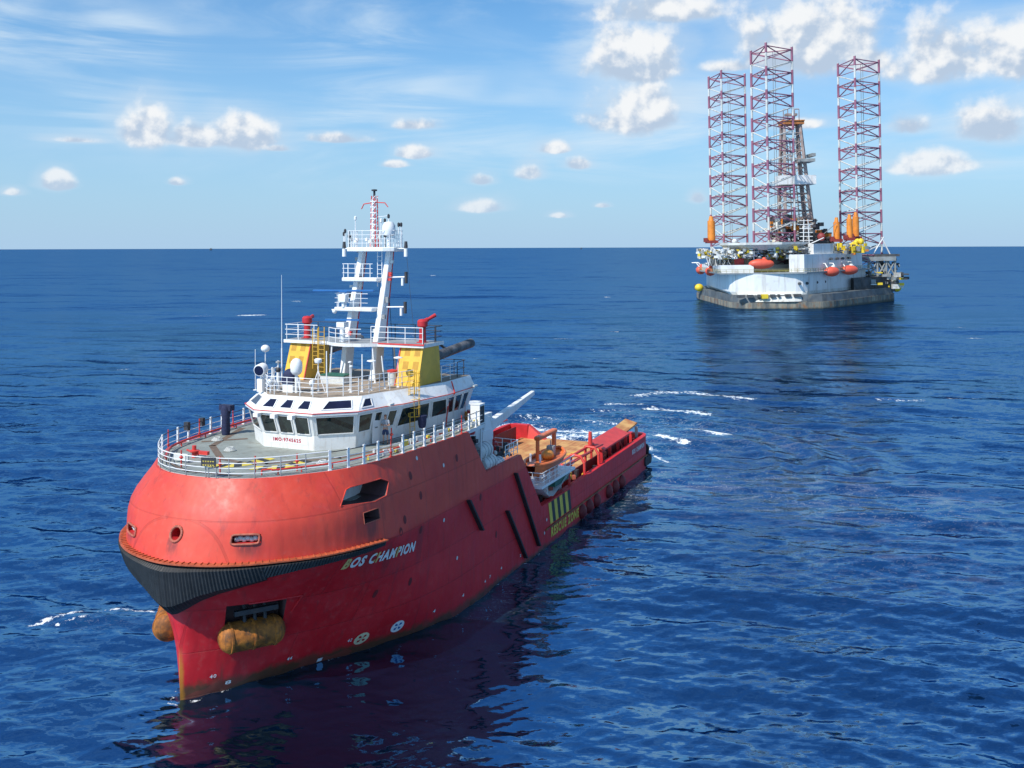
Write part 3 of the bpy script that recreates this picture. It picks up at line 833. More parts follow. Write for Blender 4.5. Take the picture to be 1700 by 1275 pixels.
# ---- things lying on the plating
def plate(mb, poly, off=.02, sg=1, mi=0, sub=1):
    """polygon given in (s, z) laid on the side plating"""
    mb.add([(sg * (hullp(a, b) + off), a, b) for a, b in poly], [tuple(range(len(poly))) if sg > 0 else tuple(range(len(poly)))[::-1]], mi)
def strake(s0, z0, s1, z1, wd=.28, th=.28):
    mb = MB()
    n = 10
    for i in range(n):
        a, b = i / n, (i + 1) / n
        q = [(s0 + (s1 - s0) * k, z0 + (z1 - z0) * k) for k in (a, b)]
        for sg in (1, -1):
            v = []
            for s, z in q:
                for ds, off in ((-wd / 2, -.05), (wd / 2, -.05), (wd / 2 * .7, th), (-wd / 2 * .7, th)):
                    v.append((sg * (hullp(s + ds, z) + off), s + ds, z))
            if sg > 0: mb.add(v, [(0, 1, 5, 4), (1, 2, 6, 5), (2, 3, 7, 6), (3, 0, 4, 7), (0, 3, 2, 1), (4, 5, 6, 7)], 0)
    return mb.build('side_fender', M['black'], ship)
strake(25.3, 7.15, 29.85, .6); strake(23.75, 4.8, 27.2, .45); strake(17.45, 7.05, 19.5, 4.55)

def disc(mb, s, z, rs, rz, off=.02, n=14, mi=0, rot=0):
    pts = [(s + rs * math.cos(2 * math.pi * k / n), z + rz * math.sin(2 * math.pi * k / n)) for k in range(n)]
    plate(mb, pts, off, 1, mi)
mb = MB()
for s, z in [(7.9, 10.6)]: pass
import_pts = []
def side_px(x, y):
    """where a sight line of the survey meets the port side -> (s, z)"""
    best = None
    dx_, dz_ = (x - 850) / F_PX, -(y - 411) / F_PX
    c, s_ = math.cos(TH), math.sin(TH)
    for D_ in np.arange(48, 130, .05):
        X_, Y_, Z_ = dx_ * D_ - SHIP.x, D_ - SHIP.y, CAM_H + dz_ * D_
        p = X_ * c - Y_ * s_; s = X_ * s_ + Y_ * c
        if Z_ > 11.3 or Z_ < -.2 or s < -1: continue
        if Z_ > top_z(s): continue
        if p < hullp(s, Z_): return s, Z_
    return None
WH = MB(); DK = MB()
for x, y in [(735, 772), (735, 863), (757, 926), (757, 1040), (906, 863), (902, 885), (690, 760)]:
    r_ = side_px(x, y)
    if r_: disc(WH, r_[0], r_[1], .11, .13); WH.piece()
for x, y in [(680, 789), (757, 760), (670, 862), (697, 879), (796, 825), (679, 965), (620, 985), (664, 882), (822, 887), (697, 822)]:
    r_ = side_px(x, y)
    if r_: disc(DK, r_[0], r_[1], .15, .25, .015); DK.piece()
WH.split('white_hull_mark', M['raft'], ship); DK.split('scupper', M['darkred'], ship)
# thruster symbols
for k, (x, y) in enumerate([(597, 1059), (657, 1039)]):
    r_ = side_px(x, y)
    mb = MB(); disc(mb, r_[0], r_[1], .44, .36, .02, 20, 0)
    for a in (0, 1):
        for ang in ((R(45), R(135)),)[0]:
            c_, s_ = math.cos(ang), math.sin(ang)
            for d0 in (-1, 1):
                pl = [(r_[0] + d0 * (c_ * u - s_ * v) * 1.15, r_[1] + d0 * (s_ * u + c_ * v)) for u, v in ((.04, 0), (.2, -.08), (.27, 0), (.2, .08))]
                plate(mb, pl, .032, 1, 1)
    mb.build('thruster_mark', [M['whitec'] if k else material('faded_yellow_white', (.72, .62, .38), .5), M['red'] if not k else M['blue']], ship)
# draught figures
def text_mesh(body, size, bold=.0, spacing=1.0, shear=0.0):
    cu = bpy.data.curves.new('t', 'FONT'); cu.body = body; cu.size = size; cu.offset = bold; cu.space_character = spacing; cu.shear = shear
    cu.resolution_u = 3
    o = bpy.data.objects.new('t', cu); COL.objects.link(o)
    dg = bpy.context.evaluated_depsgraph_get(); me = bpy.data.meshes.new_from_object(o.evaluated_get(dg), depsgraph=dg)
    bpy.data.objects.remove(o)
    return [tuple(v.co) for v in me.vertices], [tuple(p.vertices) for p in me.polygons]
def hull_text(body, s0, s1, z0, z1, name, mats, bold=.02, mi_fn=None, sg=1, dz=0.0, off=.035, shear=.2):
    v, f = text_mesh(body, 1.0, bold, 1.22, shear)
    xs = [p[0] for p in v]; ys = [p[1] for p in v]; x0, x1, y0, y1 = min(xs), max(xs), min(ys), max(ys)
    # split long faces across the curve by subdividing
    bm = bmesh.new(); vv = [bm.verts.new(p) for p in v]
    for q in f:
        try: bm.faces.new([vv[i] for i in q])
        except ValueError: pass
    mb = MB(); vs = []
    for p in bm.verts:
        u = (p.co.x - x0) / (x1 - x0); w_ = (p.co.y - y0) / (y1 - y0)
        s = s0 + (s1 - s0) * u; z = z0 + (z1 - z0) * w_ + dz * u
        vs.append((sg * (hullp(s, z) + off), s, z))
    bm.verts.index_update()
    for fc in bm.faces:
        u = (fc.calc_center_median().x - x0) / (x1 - x0)
        mb.add([vs[p.index] for p in fc.verts], [tuple(range(len(fc.verts)))], mi_fn(u) if mi_fn else 0)
    bm.free()
    return mb.build(name, mats, ship)
M['letter'] = material('white_lettering', (.74, .74, .73), .5, var=.06)
M['lettery'] = material('yellowed_lettering', (.62, .45, .16), .5, var=.15)
q0 = side_px(563, 943); q1 = side_px(563, 927); q2 = side_px(686, 912)
print('NAME', q0, q1, q2)
hull_text('BOS CHAMPION', q0[0], q2[0], q0[1] - .08, q0[1] + .54, 'ship_name', [M['letter'], M['lettery']], .05,
          lambda u: 1 if (u < .085 or .355 < u < .43 or .66 < u < .72) else 0, dz=q2[1] - q0[1])
hull_text('RESCUE ZONE', 32.7, 39.3, .45, 1.25, 'rescue_zone_lettering', [M['yellowp']], .05, off=.03, shear=0)
hull_text('BOS', 55.6, 56.7, 2.55, 3.05, 'stern_name', [M['letter']], .04, off=.03, shear=0)
hull_text('CHAMPION', 57.1, 60.0, 2.55, 3.05, 'stern_name', [M['letter']], .04, off=.03, shear=0)
for x, y, tx in [(350, 1121, '40'), (375, 1131, '8'), (478, 1092, '44'), (578, 1062, '42'), (718, 1014, '4'), (766, 988, '4'), (803, 965, '4'), (811, 957, '7'), (830, 943, '4'), (862, 922, '2'), (527, 1094, '-')]:
    r_ = side_px(x, y)
    if r_: hull_text(tx, r_[0] - .13, r_[0] + .13, r_[1] - .1, r_[1] + .1, 'draught_mark', [M['letter']], .02, off=.03, shear=0)
# black and yellow stripes of the rescue zone
mb = MB(); n = 8
for i in range(n):
    s = 32.1 + i * .62; plate(mb, [(s + .45, 1.55), (s + 1.07, 1.55), (s + .62, 3.3), (s, 3.3)], .025, 1, i % 2)
mb.build('hazard_stripes', [M['yellowp'], M['blackp']], ship)
# rubbing bar and tyres
rb = MB(); rb.beam((8.24, 31.5, 1.38), (8.24, 61.0, 1.5), .14, .12); rb.beam((-8.24, 31.5, 1.38), (-8.24, 61.0, 1.5), .14, .12)
rb.build('rubbing_bar', material('worn_bar', (.25, .09, .03), .6, var=.5, vscale=1.5, dirt_or_glint=.6), ship)
for x, y in [(963.8, 839), (975.3, 830), (988, 819.7), (1008, 802.5), (1019, 795), (1029.7, 786.9)]:
    r_ = side_px(x, y); mb = MB()
    mb.sphere((8.2, r_[0], .72), .62, sx=.75, sy=1.0, sz=1.05)
    mb.build('side_bumper', M['darkred'], ship)
mb = MB()
for k in range(5):
    mb.lathe((7.6 - k * .05, 62.4, 1.9 - k * .38), [(.25, -.22), (.5, -.2), (.55, 0), (.5, .2), (.25, .22)], 16, 'Y').piece()
for k in range(3): mb.lathe((8.15, 60.6 + k * .75, .9), [(.2, -.2), (.5, -.2), (.56, 0), (.5, .2), (.2, .2)], 14, 'X').piece()
mb.split('stern_tyre_fender', M['black'], ship)

# ---- bridge deck
inner = []
for c in G:
    p, s, z = c[-1]
    if s < 18.1: inner.append((max(0, p - .12 if p > .5 else 0), s + (.1 if p < 4 else 0)))
port = inner + [(7.7, 21.4)]
poly = port + [(-a, b) for a, b in port[::-1] if a > 0.01]
mb = MB(); mb.prism(poly, 11.12, 11.362, 1, 0); mb.build('bridge_deck', [M['deckg'], M['white']], ship)
def band(pts, wd, name, mats, z=11.368, dash=None, parent=ship):
    mb = MB(); pts = [Vector((a, b, z)) for a, b in pts]; acc = 0
    if dash:
        L = sum((b - a).length for a, b in zip(pts, pts[1:])); nd = int(L / dash)
        def at(t):
            for a, b in zip(pts, pts[1:]):
                l = (b - a).length
                if t <= l: return a + (b - a) * t / l, (b - a).normalized()
                t -= l
            return pts[-1], (pts[-1] - pts[-2]).normalized()
        for i in range(nd):
            p0, d0 = at(i * L / nd); p1, d1 = at((i + 1) * L / nd)
            n0 = Vector((-d0.y, d0.x, 0)) * wd / 2; n1 = Vector((-d1.y, d1.x, 0)) * wd / 2; sh = (p1 - p0) * .45
            mb.add([p0 - n0, p1 - n1, p1 + n1 + sh, p0 + n0 + sh], [(0, 1, 2, 3)], i % 2)
    else:
        for a, b in zip(pts, pts[1:]):
            n_ = Vector((-(b - a).y, (b - a).x, 0)).normalized() * wd / 2
            e_ = (b - a).normalized() * .1
            mb.add([a - n_ - e_, b - n_ + e_, b + n_ + e_, a + n_ - e_], [(0, 1, 2, 3)], 0)
    return mb.build(name, mats, parent)
band([(-6.7, 13.5), (-4.6, 8.0), (-1.6, 5.2), (0, 4.85), (1.6, 5.2), (4.6, 8.0), (6.5, 13.5)], .42, 'deck_walkway_band', M['deckbrown'])
band([(-4.1, 10.6), (-6.0, 8.8)], .4, 'deck_walkway_band', M['deckbrown'], z=11.372)
band([(-3.8, 3.3), (-1.2, 1.9), (2.2, 2.15)], .22, 'deck_walkway_band', M['deckbrown'], z=11.372)
band([(-1.0, 3.55), (0.0, 3.75), (0.7, 4.6), (0.9, 6.4)], .85, 'deck_hazard_stripe', [M['yellowp'], M['blackp']], 11.378, .42)
band([(1.5, 3.9), (2.4, 4.3), (3.1, 5.0), (3.3, 6.6)], .85, 'deck_hazard_stripe', [M['yellowp'], M['blackp']], 11.378, .42)

# ---- railings
def along(pts, step):
    pts = [Vector(p) for p in pts]; out = [pts[0].copy()]; dirs = [(pts[1] - pts[0]).normalized()]; rest = step
    for a, b in zip(pts, pts[1:]):
        l = (b - a).length; t = rest
        while t <= l + 1e-6: out.append(a + (b - a) * t / l); dirs.append((b - a).normalized()); t += step
        rest = t - l
    return out, dirs
def railing(pts, h=1.05, rails=3, step=1.5, r=.022, mat='whitec', postmat=None, name='railing', pr=.03, topmat=None, parent=ship, split=True, flat=None):
    mb = MB()
    for k in range(rails):
        z = h * (k + 1) / rails
        mb.path([(p[0], p[1], p[2] + z) for p in pts], r * (1.15 if k == rails - 1 else .9), 6, 1 if (topmat and k == rails - 1) else 0)
    ps, ds = along(pts, step)
    if not split:
        for p in ps: mb.tube(p, p + Vector((0, 0, h)), pr, pr, 6)
    o = mb.build(name, [M[mat], M[topmat or mat]], parent)
    if split:
        base = {}
        for i, p in enumerate(ps):
            key = flat(i) if flat else 'plain'
            if key not in base:
                q = MB()
                if key == 'wide': q.box(-.07, .07, -.04, .04, 0, h * 1.1); q.box(-.1, .1, -.1, .1, 0, .03)
                elif key == 'red': q.tube((0, 0, 0), (0, 0, h * 1.18), .045, .035, 8); q.box(-.09, .09, -.09, .09, 0, .04); q.sphere((0, 0, .25), .09, n=8, m=6)
                else: q.tube((0, 0, 0), (0, 0, h), pr, pr, 6)
                po = q.build('railing_post', M['redl'] if key == 'red' else M[postmat or mat], o); base[key] = po
            else:
                po = base[key].copy(); COL.objects.link(po); po.parent = o
            po.location = p; po.rotation_euler = (0, 0, math.atan2(ds[i].y, ds[i].x))
    return o
edge = [(p - .1 if p > .6 else 0, s + .08, 11.36) for p, s in [(c[-1][0], c[-1][1]) for c in G if c[-1][1] < 18.1]]
portE = [e for e in edge]
bowE = [(-p, s, z) for p, s, z in portE[::-1] if p > 1e-3 and s < 5.2] + [e for e in portE if e[1] < 5.2]
sideP = [e for e in portE if e[1] >= 4.9] + [(7.72, 20.9, 11.36)]
sideS = [(-p, s, z) for p, s, z in sideP]
railing(bowE, 1.05, 4, 1.35, .024, postmat='grey')
railing(sideP, 1.0, 3, 1.15, .022, flat=lambda i: 'red' if i % 7 == 4 else 'wide', topmat='dark')
railing(sideS, 1.0, 3, 1.25, .022, flat=lambda i: 'red' if i % 3 == 1 else 'wide', topmat='dark')
# red fire main running round the deck
fm_ = MB()
for off, h_ in ((.42, .28),):
    ln = [(-max(0, p - off), s + (off if p < 4 else .1), 11.36 + h_) for p, s, z in portE[::-1] if s > 3.2] + [(-7.2, 20, 11.64)][:0]
    fm_.path(ln, .075, 8).piece()
    ln2 = [(max(0, p - off), s + (off if p < 4 else .1), 11.36 + h_) for p, s, z in portE if s > 2.2]
    fm_.path(ln2, .05, 8).piece()
    for q in ln[::4] + ln2[::4]: fm_.tube((q[0], q[1], 11.36), q, .04).piece()
fm_.split('fire_main', M['redl'], ship)
# small upright red hydrants behind the bow rail
for (p, s) in [(-2.2, 2.6), (.9, 2.1), (2.55, 2.95), (4.3, 4.3), (5.2, 12.9)]:
    q = MB(); q.tube((0, 0, 0), (0, 0, .95), .04); q.sphere((0, 0, .55), .1, n=10, m=6); q.tube((-.12, 0, .55), (.12, 0, .55), .035)
    o = q.build('hydrant', M['redl'], ship); o.location = (p, s, 11.36)
q = MB(); q.tube((0, 0, 0), (0, 0, .3), .14); q.lathe((0, 0, .3), [(.2, 0), (.3, .06), (.3, .12), (.12, .16), (.12, .4)], 14); q.obox((.5, .1, .3), (.9, .2, .2)); q.tube((.3, 0, .2), (-.7, .2, .35), .06)
q.build('foam_cannon', M['redl'], ship).location = (-3.3, 4.9, 11.36)
q = MB(); q.box(-.5, .5, -.05, .05, .1, .5); q.build('deck_locker', M['raft'], ship).location = (-3.1, 3.6, 11.36)
# lashed sign board on the bow rail
q = MB(); q.box(-.42, .42, -.03, .03, -.16, .3)
for k in range(5):
    for j in (-1, 1): q.add([(-.34 + k * .14, -.036, -.02 + j * .1 + .05), (-.22 + k * .14, -.036, -.02 + j * .1 + .05), (-.28 + k * .14, -.036, -.1 + j * .1 + .05)], [(0, 1, 2)], 1)
o = q.build('sign_board', [M['dark'], M['yellowp']], ship); o.location = (.95, 1.12, 12.15); o.rotation_euler = (0, 0, R(12))
q = MB(); q.path([(-.25, 0, 0), (-.25, 0, .5), (.25, 0, .5), (.25, 0, 0)], .03); q.tube((0, 0, .5), (0, 0, .8), .03)
q.build('jackstaff_bracket', M['grey'], ship).location = (1.1, 1.25, 11.36)

# ---- superstructure: wheelhouse
def mir(h): return h + [(-a, b) for a, b in h[::-1]]
BASE = [(1.85, 9.2), (3.7, 10.8), (4.1, 13.1), (4.5, 14.2), (5.3, 19.9), (5.42, 22.2), (5.42, 22.9)]
SILL = [(1.88, 9.15), (3.8, 10.75), (4.2, 13.1), (4.6, 14.1), (5.35, 19.8), (5.45, 22.2), (5.45, 22.9)]
HEAD = [(1.98, 8.72), (4.05, 10.5), (4.65, 13.05), (5.1, 14.0), (5.95, 18.6), (5.95, 22.2), (5.9, 22.9)]
ROOF = [(1.95, 9.75), (3.75, 11.5), (4.1, 13.3), (4.45, 14.1), (5.65, 18.9), (5.65, 22.2), (5.6, 22.9)]
ZB, ZS, ZH, ZR = 11.36, 12.25, 13.62, 14.45
def loft(mb, levels, mi=0, capb=False, capt=True, mtop=None):
    NX, NY = 8, 4
    polys = [[(x, y, z) for x, y in mir(l)] for l, z in levels]; n = len(polys[0])
    for a, b in zip(polys, polys[1:]):
        for i in range(n):
            A0, A1, B0_, B1_ = (Vector(k) for k in (a[i], a[(i + 1) % n], b[i], b[(i + 1) % n]))
            for iu in range(NX):
                for iv in range(NY):
                    mb.add([A0.lerp(A1, u).lerp(B0_.lerp(B1_, u), v) for u, v in ((iu / NX, iv / NY), ((iu + 1) / NX, iv / NY), ((iu + 1) / NX, (iv + 1) / NY), (iu / NX, (iv + 1) / NY))], [(0, 1, 2, 3)], mi)
    if capt: mb.add(polys[-1], [tuple(range(n))], mi if mtop is None else mtop)
    if capb: mb.add(polys[0], [tuple(range(n))[::-1]], mi)
def grow(l, d): return [(a + d, b - d if b < 12 else b) for a, b in l]
mb = MB()
loft(mb, [(BASE, ZB), (SILL, ZS), (HEAD, ZH - .1), (grow(HEAD, .12), ZH - .1), (grow(HEAD, .12), ZH), (ROOF, ZR)], mtop=1)
wh = mb.build('wheelhouse', [M['white'], M['deckroof']], ship); wh.location = (.25, -.08, 0)
def quad_pt(a0, a1, b0, b1, u, v):
    a = a0.lerp(a1, u); b = b0.lerp(b1, u); return a.lerp(b, v)
def window(seg, lo, hi, z0, z1, u0, u1, v0, v1, sg=1, mat='glass', slant=0, name='window', parent=None):
    """framed pane on the facet between polygon corners seg, seg+1"""
    def P(l, i, z):
        if i == -1: a, b = l[0]; return Vector((-a * sg, b, z))
        a, b = l[i]; return Vector((a * sg, b, z))
    i, j = seg
    a0, a1, b0, b1 = P(lo, i, z0), P(lo, j, z0), P(hi, i, z1), P(hi, j, z1)
    c = [quad_pt(a0, a1, b0, b1, *t) for t in ((u0, v0), (u1, v0), (u1 - slant, v1), (u0 + slant if slant < 0 else u0 + abs(slant), v1))]
    sl_ = abs(slant)
    def bil(u, v): return quad_pt(a0, a1, b0, b1, u0 + sl_ * v + (u1 - u0 - 2 * sl_ * v) * u if sl_ else u0 + (u1 - u0) * u, v0 + (v1 - v0) * v)
    c = [bil(0, 0), bil(1, 0), bil(1, 1), bil(0, 1)]
    n = (c[1] - c[0]).cross(c[3] - c[0]).normalized()
    ctr = sum(c, Vector()) / 4
    if n.dot(Vector((ctr.x * .9, ctr.y - 16, 0))) < 0: n = -n
    f = MB()
    ins = [p + (ctr - p).normalized() * .02 for p in c]
    for p, q in zip(c, c[1:] + c[:1]):
        d = (q - p).normalized() * .03
        f.beam(p - d + n * .02, q + d + n * .02, .06, .07, up=n)
    fo = f.build(name, M['whitec'], parent or wh)
    g = MB()
    for iu in range(6):
        for iv in range(4):
            g.add([bil(a_ / 6, b_ / 4) + n * .016 for a_, b_ in ((iu, iv), (iu + 1, iv), (iu + 1, iv + 1), (iu, iv + 1))], [(0, 1, 2, 3)], 0)
    g.build('pane', M[mat], fo)
# big windows (facets: front -1->0, quarter 0->1, side 1->2, ...)
for sg in (1, -1):
    if sg == 1:
        for k in range(3): window((-1, 0), SILL, HEAD, ZS, ZH - .1, .05 + k * .315, .305 + k * .315, .06, .93)
    window((0, 1), SILL, HEAD, ZS, ZH - .1, .08, .93, .06, .93, sg)
    window((1, 2), SILL, HEAD, ZS, ZH - .1, .05, .50, .06, .93, sg)
    window((1, 2), SILL, HEAD, ZS, ZH - .1, .60, .84, -.15, .90, sg)
    window((2, 3), SILL, HEAD, ZS, ZH - .1, .15, .75, .06, .86, sg)
    window((3, 4), SILL, HEAD, ZS, ZH - .1, .02, .60, -.12, .90, sg)
    window((3, 4), SILL, HEAD, ZS, ZH - .1, .67, .98, -.12, .90, sg)
    window((4, 5), SILL, HEAD, ZS, ZH - .1, .03, .30, -.2, .93, sg)
    window((4, 5), SILL, HEAD, ZS, ZH - .1, .36, .66, -.2, .93, sg)
    window((4, 5), SILL, HEAD, ZS, ZH - .1, .72, .96, -.2, .93, sg)
    for k in range(1): pass
    window((0, 1), grow(HEAD, .12), ROOF, ZH, ZR, .16, .84, .24, .76, sg, 'glassb', .07, 'skylight')
    window((1, 2), grow(HEAD, .12), ROOF, ZH, ZR, .08, .46, .24, .76, sg, 'glassb', .06, 'skylight')
for k in range(3): window((-1, 0), grow(HEAD, .12), ROOF, ZH, ZR, .08 + k * .31, .29 + k * .31, .24, .76, 1, 'glassb', .04, 'skylight')
# red pipe round the eaves
e = MB(); L_ = [(a + .16, b - .1 if b < 12 else b, ZH + .05) for a, b in HEAD]
e.path([(-a, b, c) for a, b, c in L_[::-1]] + L_, .03, 6)
e.path([(5.9, 19.4, ZR), (6.15, 19.4, ZH + .05), (5.7, 19.4, ZH - .4), (5.45, 19.4, ZB)], .05); e.build('sprinkler_pipe', M['redl'], wh)
# IMO number board on the front
v, f = text_mesh('IMO:9745625', .30, .012, 1.25)
xs = [p[0] for p in v]; cx = (min(xs) + max(xs)) / 2
mb = MB(); mb.add([(p[0] - cx - .1, 9.165 - (p[1] + 0) * .04, 11.78 + p[1]) for p in v], f, 0)
mb.build('number_lettering', material('red_lettering', (.42, .02, .05), .5), wh)
pb = MB(); pb.box(-1.45, 1.35, 9.172, 9.19, 11.68, 12.1); pb.build('number_board', M['whitec'], wh)
# brackets over the front windows
for k in range(3):
    q = MB(); q.box(-.17, .17, -.25, .1, -.12, .12, 0); q.build('window_hood', M['whitec'], wh).location = (-1.75 + k * 1.25, 8.5, 13.42)
# door, fan, eave lights
q = MB(); q.box(-.02, .03, -.33, .33, 0, 1.9); o = q.build('door', M['whitec'], wh); o.location = (4.20, 12.35, 11.42); o.rotation_euler = (0, R(2), R(-9))
h = MB(); h.tube((.06, -.2, 1.0), (.06, .05, 1.0), .025); h.build('handle', M['dark'], wh).location = (4.24, 12.35, 11.42)
q = MB(); q.tube((0, 0, 0), (.08, 0, 0), .13, .13, 12); q.build('porthole', M['glass'], wh).location = (4.5, 13.7, 12.9)
for sg in (1, -1):
    for s in (12.9, 22.3):
        q = MB(); q.box(-.12, .12, -.25, .25, -.05, .06); q.build('eave_lamp', M['raft'], wh).location = (sg * (4.95 if s < 15 else 6.28), s, 13.78)
# aft half of the deckhouse under the bridge deck, white
mb = MB(); mb.box(-5.6, 5.6, 18.52, 27.2, 7.26, 11.11); mb.box(-5.0, 5.0, 23.1, 26.6, 11.12, 12.0)
mb.build('deckhouse', M['white'], ship)
mb = MB(); mb.box(-7.71, 7.71, 25.4, 27.28, 2.01, 7.24, 0); mb.build('deckhouse_aft_bulkhead', M['white'], ship)
mb = MB(); mb.box(-7.84, 7.84, 18.55, 27.5, 7.26, 7.30); mb.build('raft_deck', M['deckg'], ship)
# struts carrying the bridge deck overhang
for sg in (1, -1):
    q = MB(); q.path([(sg * 7.6, 20.9, 11.12), (sg * 7.6, 20.9, 8.3)], .07, 8); q.beam((sg * 5.6, 21.3, 11.05), (sg * 7.7, 21.3, 11.05), .12, .22)
    q.build('deck_stanchion', M['white'], ship)

# ---- roof: railing, lockers, aerials
rail = [(a - .12, b + .1, ZR) for a, b in ROOF]
railing([(-a, b, c) for a, b, c in rail[:4][::-1]] + rail[:4], 1.1, 4, .95, .02, pr=.026)
railing([rail[3], (4.9, 16.3, ZR)], 1.05, 3, 1.1, .02)
railing([(5.6, 18.9, ZR), (5.6, 21.2, ZR)], 1.05, 4, 1.3, .02)
railing([(5.6, 21.3, ZR), (5.5, 22.8, ZR), (3.0, 22.8, ZR)], 1.05, 2, 1.2, .022, mat='dark')
railing([(-5.62, 18.9, ZR), (-5.5, 22.8, ZR)], 1.05, 3, 1.4, .02)
def pole(p, s, h, r=.04, name='aerial', top=None, mat='whitec', z=ZR, lean=(0, 0)):
    q = MB(); q.tube((0, 0, 0), (lean[0], lean[1], h), r, r * .8, 8); q.box(-.1, .1, -.1, .1, 0, .04)
    o = q.build(name, M[mat], ship); o.location = (p, s, z)
    if top:
        t = MB()
        if top == 'pill': t.lathe((lean[0], lean[1], h), [(.05, -.14), (.2, -.12), (.24, -.02), (.24, .1), (.16, .16), (.001, .18)], 16)
        if top == 'disc': t.lathe((lean[0], lean[1], h), [(.03, -.06), (.3, 0), (.28, .05), (.05, .1), (.001, .1)], 16)
        if top == 'ball': t.sphere((lean[0], lean[1], h + .1), .28, sz=.85)
        if top == 'small': t.lathe((lean[0], lean[1], h), [(.04, -.04), (.12, 0), (.12, .06), (.001, .1)], 12)
        c = t.build('aerial_head', M['whitec'], o)
    return o
q = MB(); q.tube((0, 0, 0), (0, 0, 2.5), .05, .045); q.tube((0, 0, 2.5), (0, 0, 7.3), .028, .010, 6)
q.build('whip_aerial', M['whitec'], ship).location = (-3.1, 13.0, ZR)
pole(-3.35, 11.6, 2.5, .035, 'dome_aerial', 'ball'); pole(-3.6, 10.9, 2.6, .02)
pole(1.25, 11.7, 2.6, .045, 'aerial'); pole(.35, 12.1, 1.9, .05, 'pill_aerial', 'pill'); pole(2.6, 12.4, 1.6, .035, 'aerial', 'small')
pole(3.1, 12.9, 2.35, .05, 'aerial'); pole(3.35, 13.6, 1.85, .035, 'disc_aerial', 'disc'); pole(3.75, 14.6, 2.1, .05, 'aerial', lean=(-.25, 0)); pole(2.0, 13.2, 1.75, .03, 'aerial', 'small')
pole(4.2, 15.5, 1.9, .03, 'aerial', 'disc')
q = MB()
for a in range(3):
    t = 2.1 * a; q.tube((.5 * math.cos(t), .5 * math.sin(t), 0), (0, 0, 1.3), .03)
q.build('aerial_tripod', M['whitec'], ship).location = (.35, 12.1, ZR)
# satellite dome on a post
q = MB(); q.tube((0, 0, 0), (0, 0, 1.15), .10); q.tube((.25, .1, 0), (.1, 0, .9), .05)
o = q.build('satellite_dome_post', M['whitec'], ship); o.location = (-.45, 10.9, ZR)
t = MB(); t.lathe((0, 0, 1.1), [(.12, 0), (.26, .08), (.36, .25), (.38, .6), (.33, .85), (.2, 1.02), (.001, 1.08)], 20)
t.build('satellite_dome', M['whitec'], o)
# covered console
q = MB(); q.box(-.38, .38, -.3, .3, 0, .75); o = q.build('console_box', M['whitec'], ship); o.location = (-1.05, 11.1, ZR)
t = MB(); t.sphere((0, 0, 1.05), .5, sx=.95, sy=.8, sz=.85, n=14, m=9); t.obox((0, 0, .75), (.85, .7, .4)); t.build('canvas_cover', M['navy'], o)
# searchlight
q = MB(); q.box(-.2, .2, -.2, .2, 0, .8); q.tube((0, 0, .8), (0, 0, 1.1), .08)
o = q.build('searchlight_base', M['whitec'], ship); o.location = (-2.9, 10.6, ZR)
t = MB(); rt = Matrix.Rotation(R(12), 3, 'Z') @ Matrix.Rotation(R(8), 3, 'X')
t.lathe((0, 0, 1.4), [(.2, .32), (.36, .25), (.38, -.3), (.34, -.36)], 20, 'Y', 0, rt); t.build('searchlight', M['whitec'], o)
t = MB(); t.lathe((0, 0, 1.4), [(.001, -.368), (.31, -.366), (.31, -.345)], 20, 'Y', 0, rt); t.build('searchlight_lens', M['glassb'], o)
# compass and small gear
for p, s, k in [(-2.2, 11.4, 0), (-1.9, 10.2, 1), (-3.4, 12.4, 2), (.9, 10.6, 1)]:
    q = MB()
    if k == 0: q.tube((0, 0, 0), (0, 0, 1.2), .14, .1); q.sphere((0, 0, 1.3), .17, mi=1); q.tube((0, 0, 1.4), (0, 0, 1.9), .05); q.lathe((0, 0, 1.75), [(.16, 0), (.16, .08), (.05, .14)], 10, mi=2)
    if k == 1: q.tube((0, 0, 0), (0, 0, .6), .05); q.sphere((0, 0, .72), .2, sx=.8)
    if k == 2: q.tube((0, 0, 0), (0, 0, 1.3), .06); q.box(-.12, .12, -.12, .12, .2, .5, 2); q.path([(-.4, 0, 0), (0, 0, .9), (.4, 0, 0)], .025)
    q.build('magnetic_compass' if k == 0 else 'roof_lamp', [M['whitec'], M['dark'], M['grey']], ship).location = (p, s, ZR)
q = MB(); q.box(-.9, .9, -.5, .5, 0, .55); q.box(-.95, .95, -.55, .55, .55, .62, 1); q.build('roof_locker', [M['raft'], M['green']], ship).location = (-.6, 15.6, ZR)
q = MB(); q.tube((0, 0, 0), (0, 0, .85), .3, .3, 14); q.lathe((0, 0, .85), [(.34, 0), (.34, .12), (.001, .2)], 14, mi=1); q.build('vent_drum', [M['raft'], M['redl']], ship).location = (3.3, 16.3, ZR)

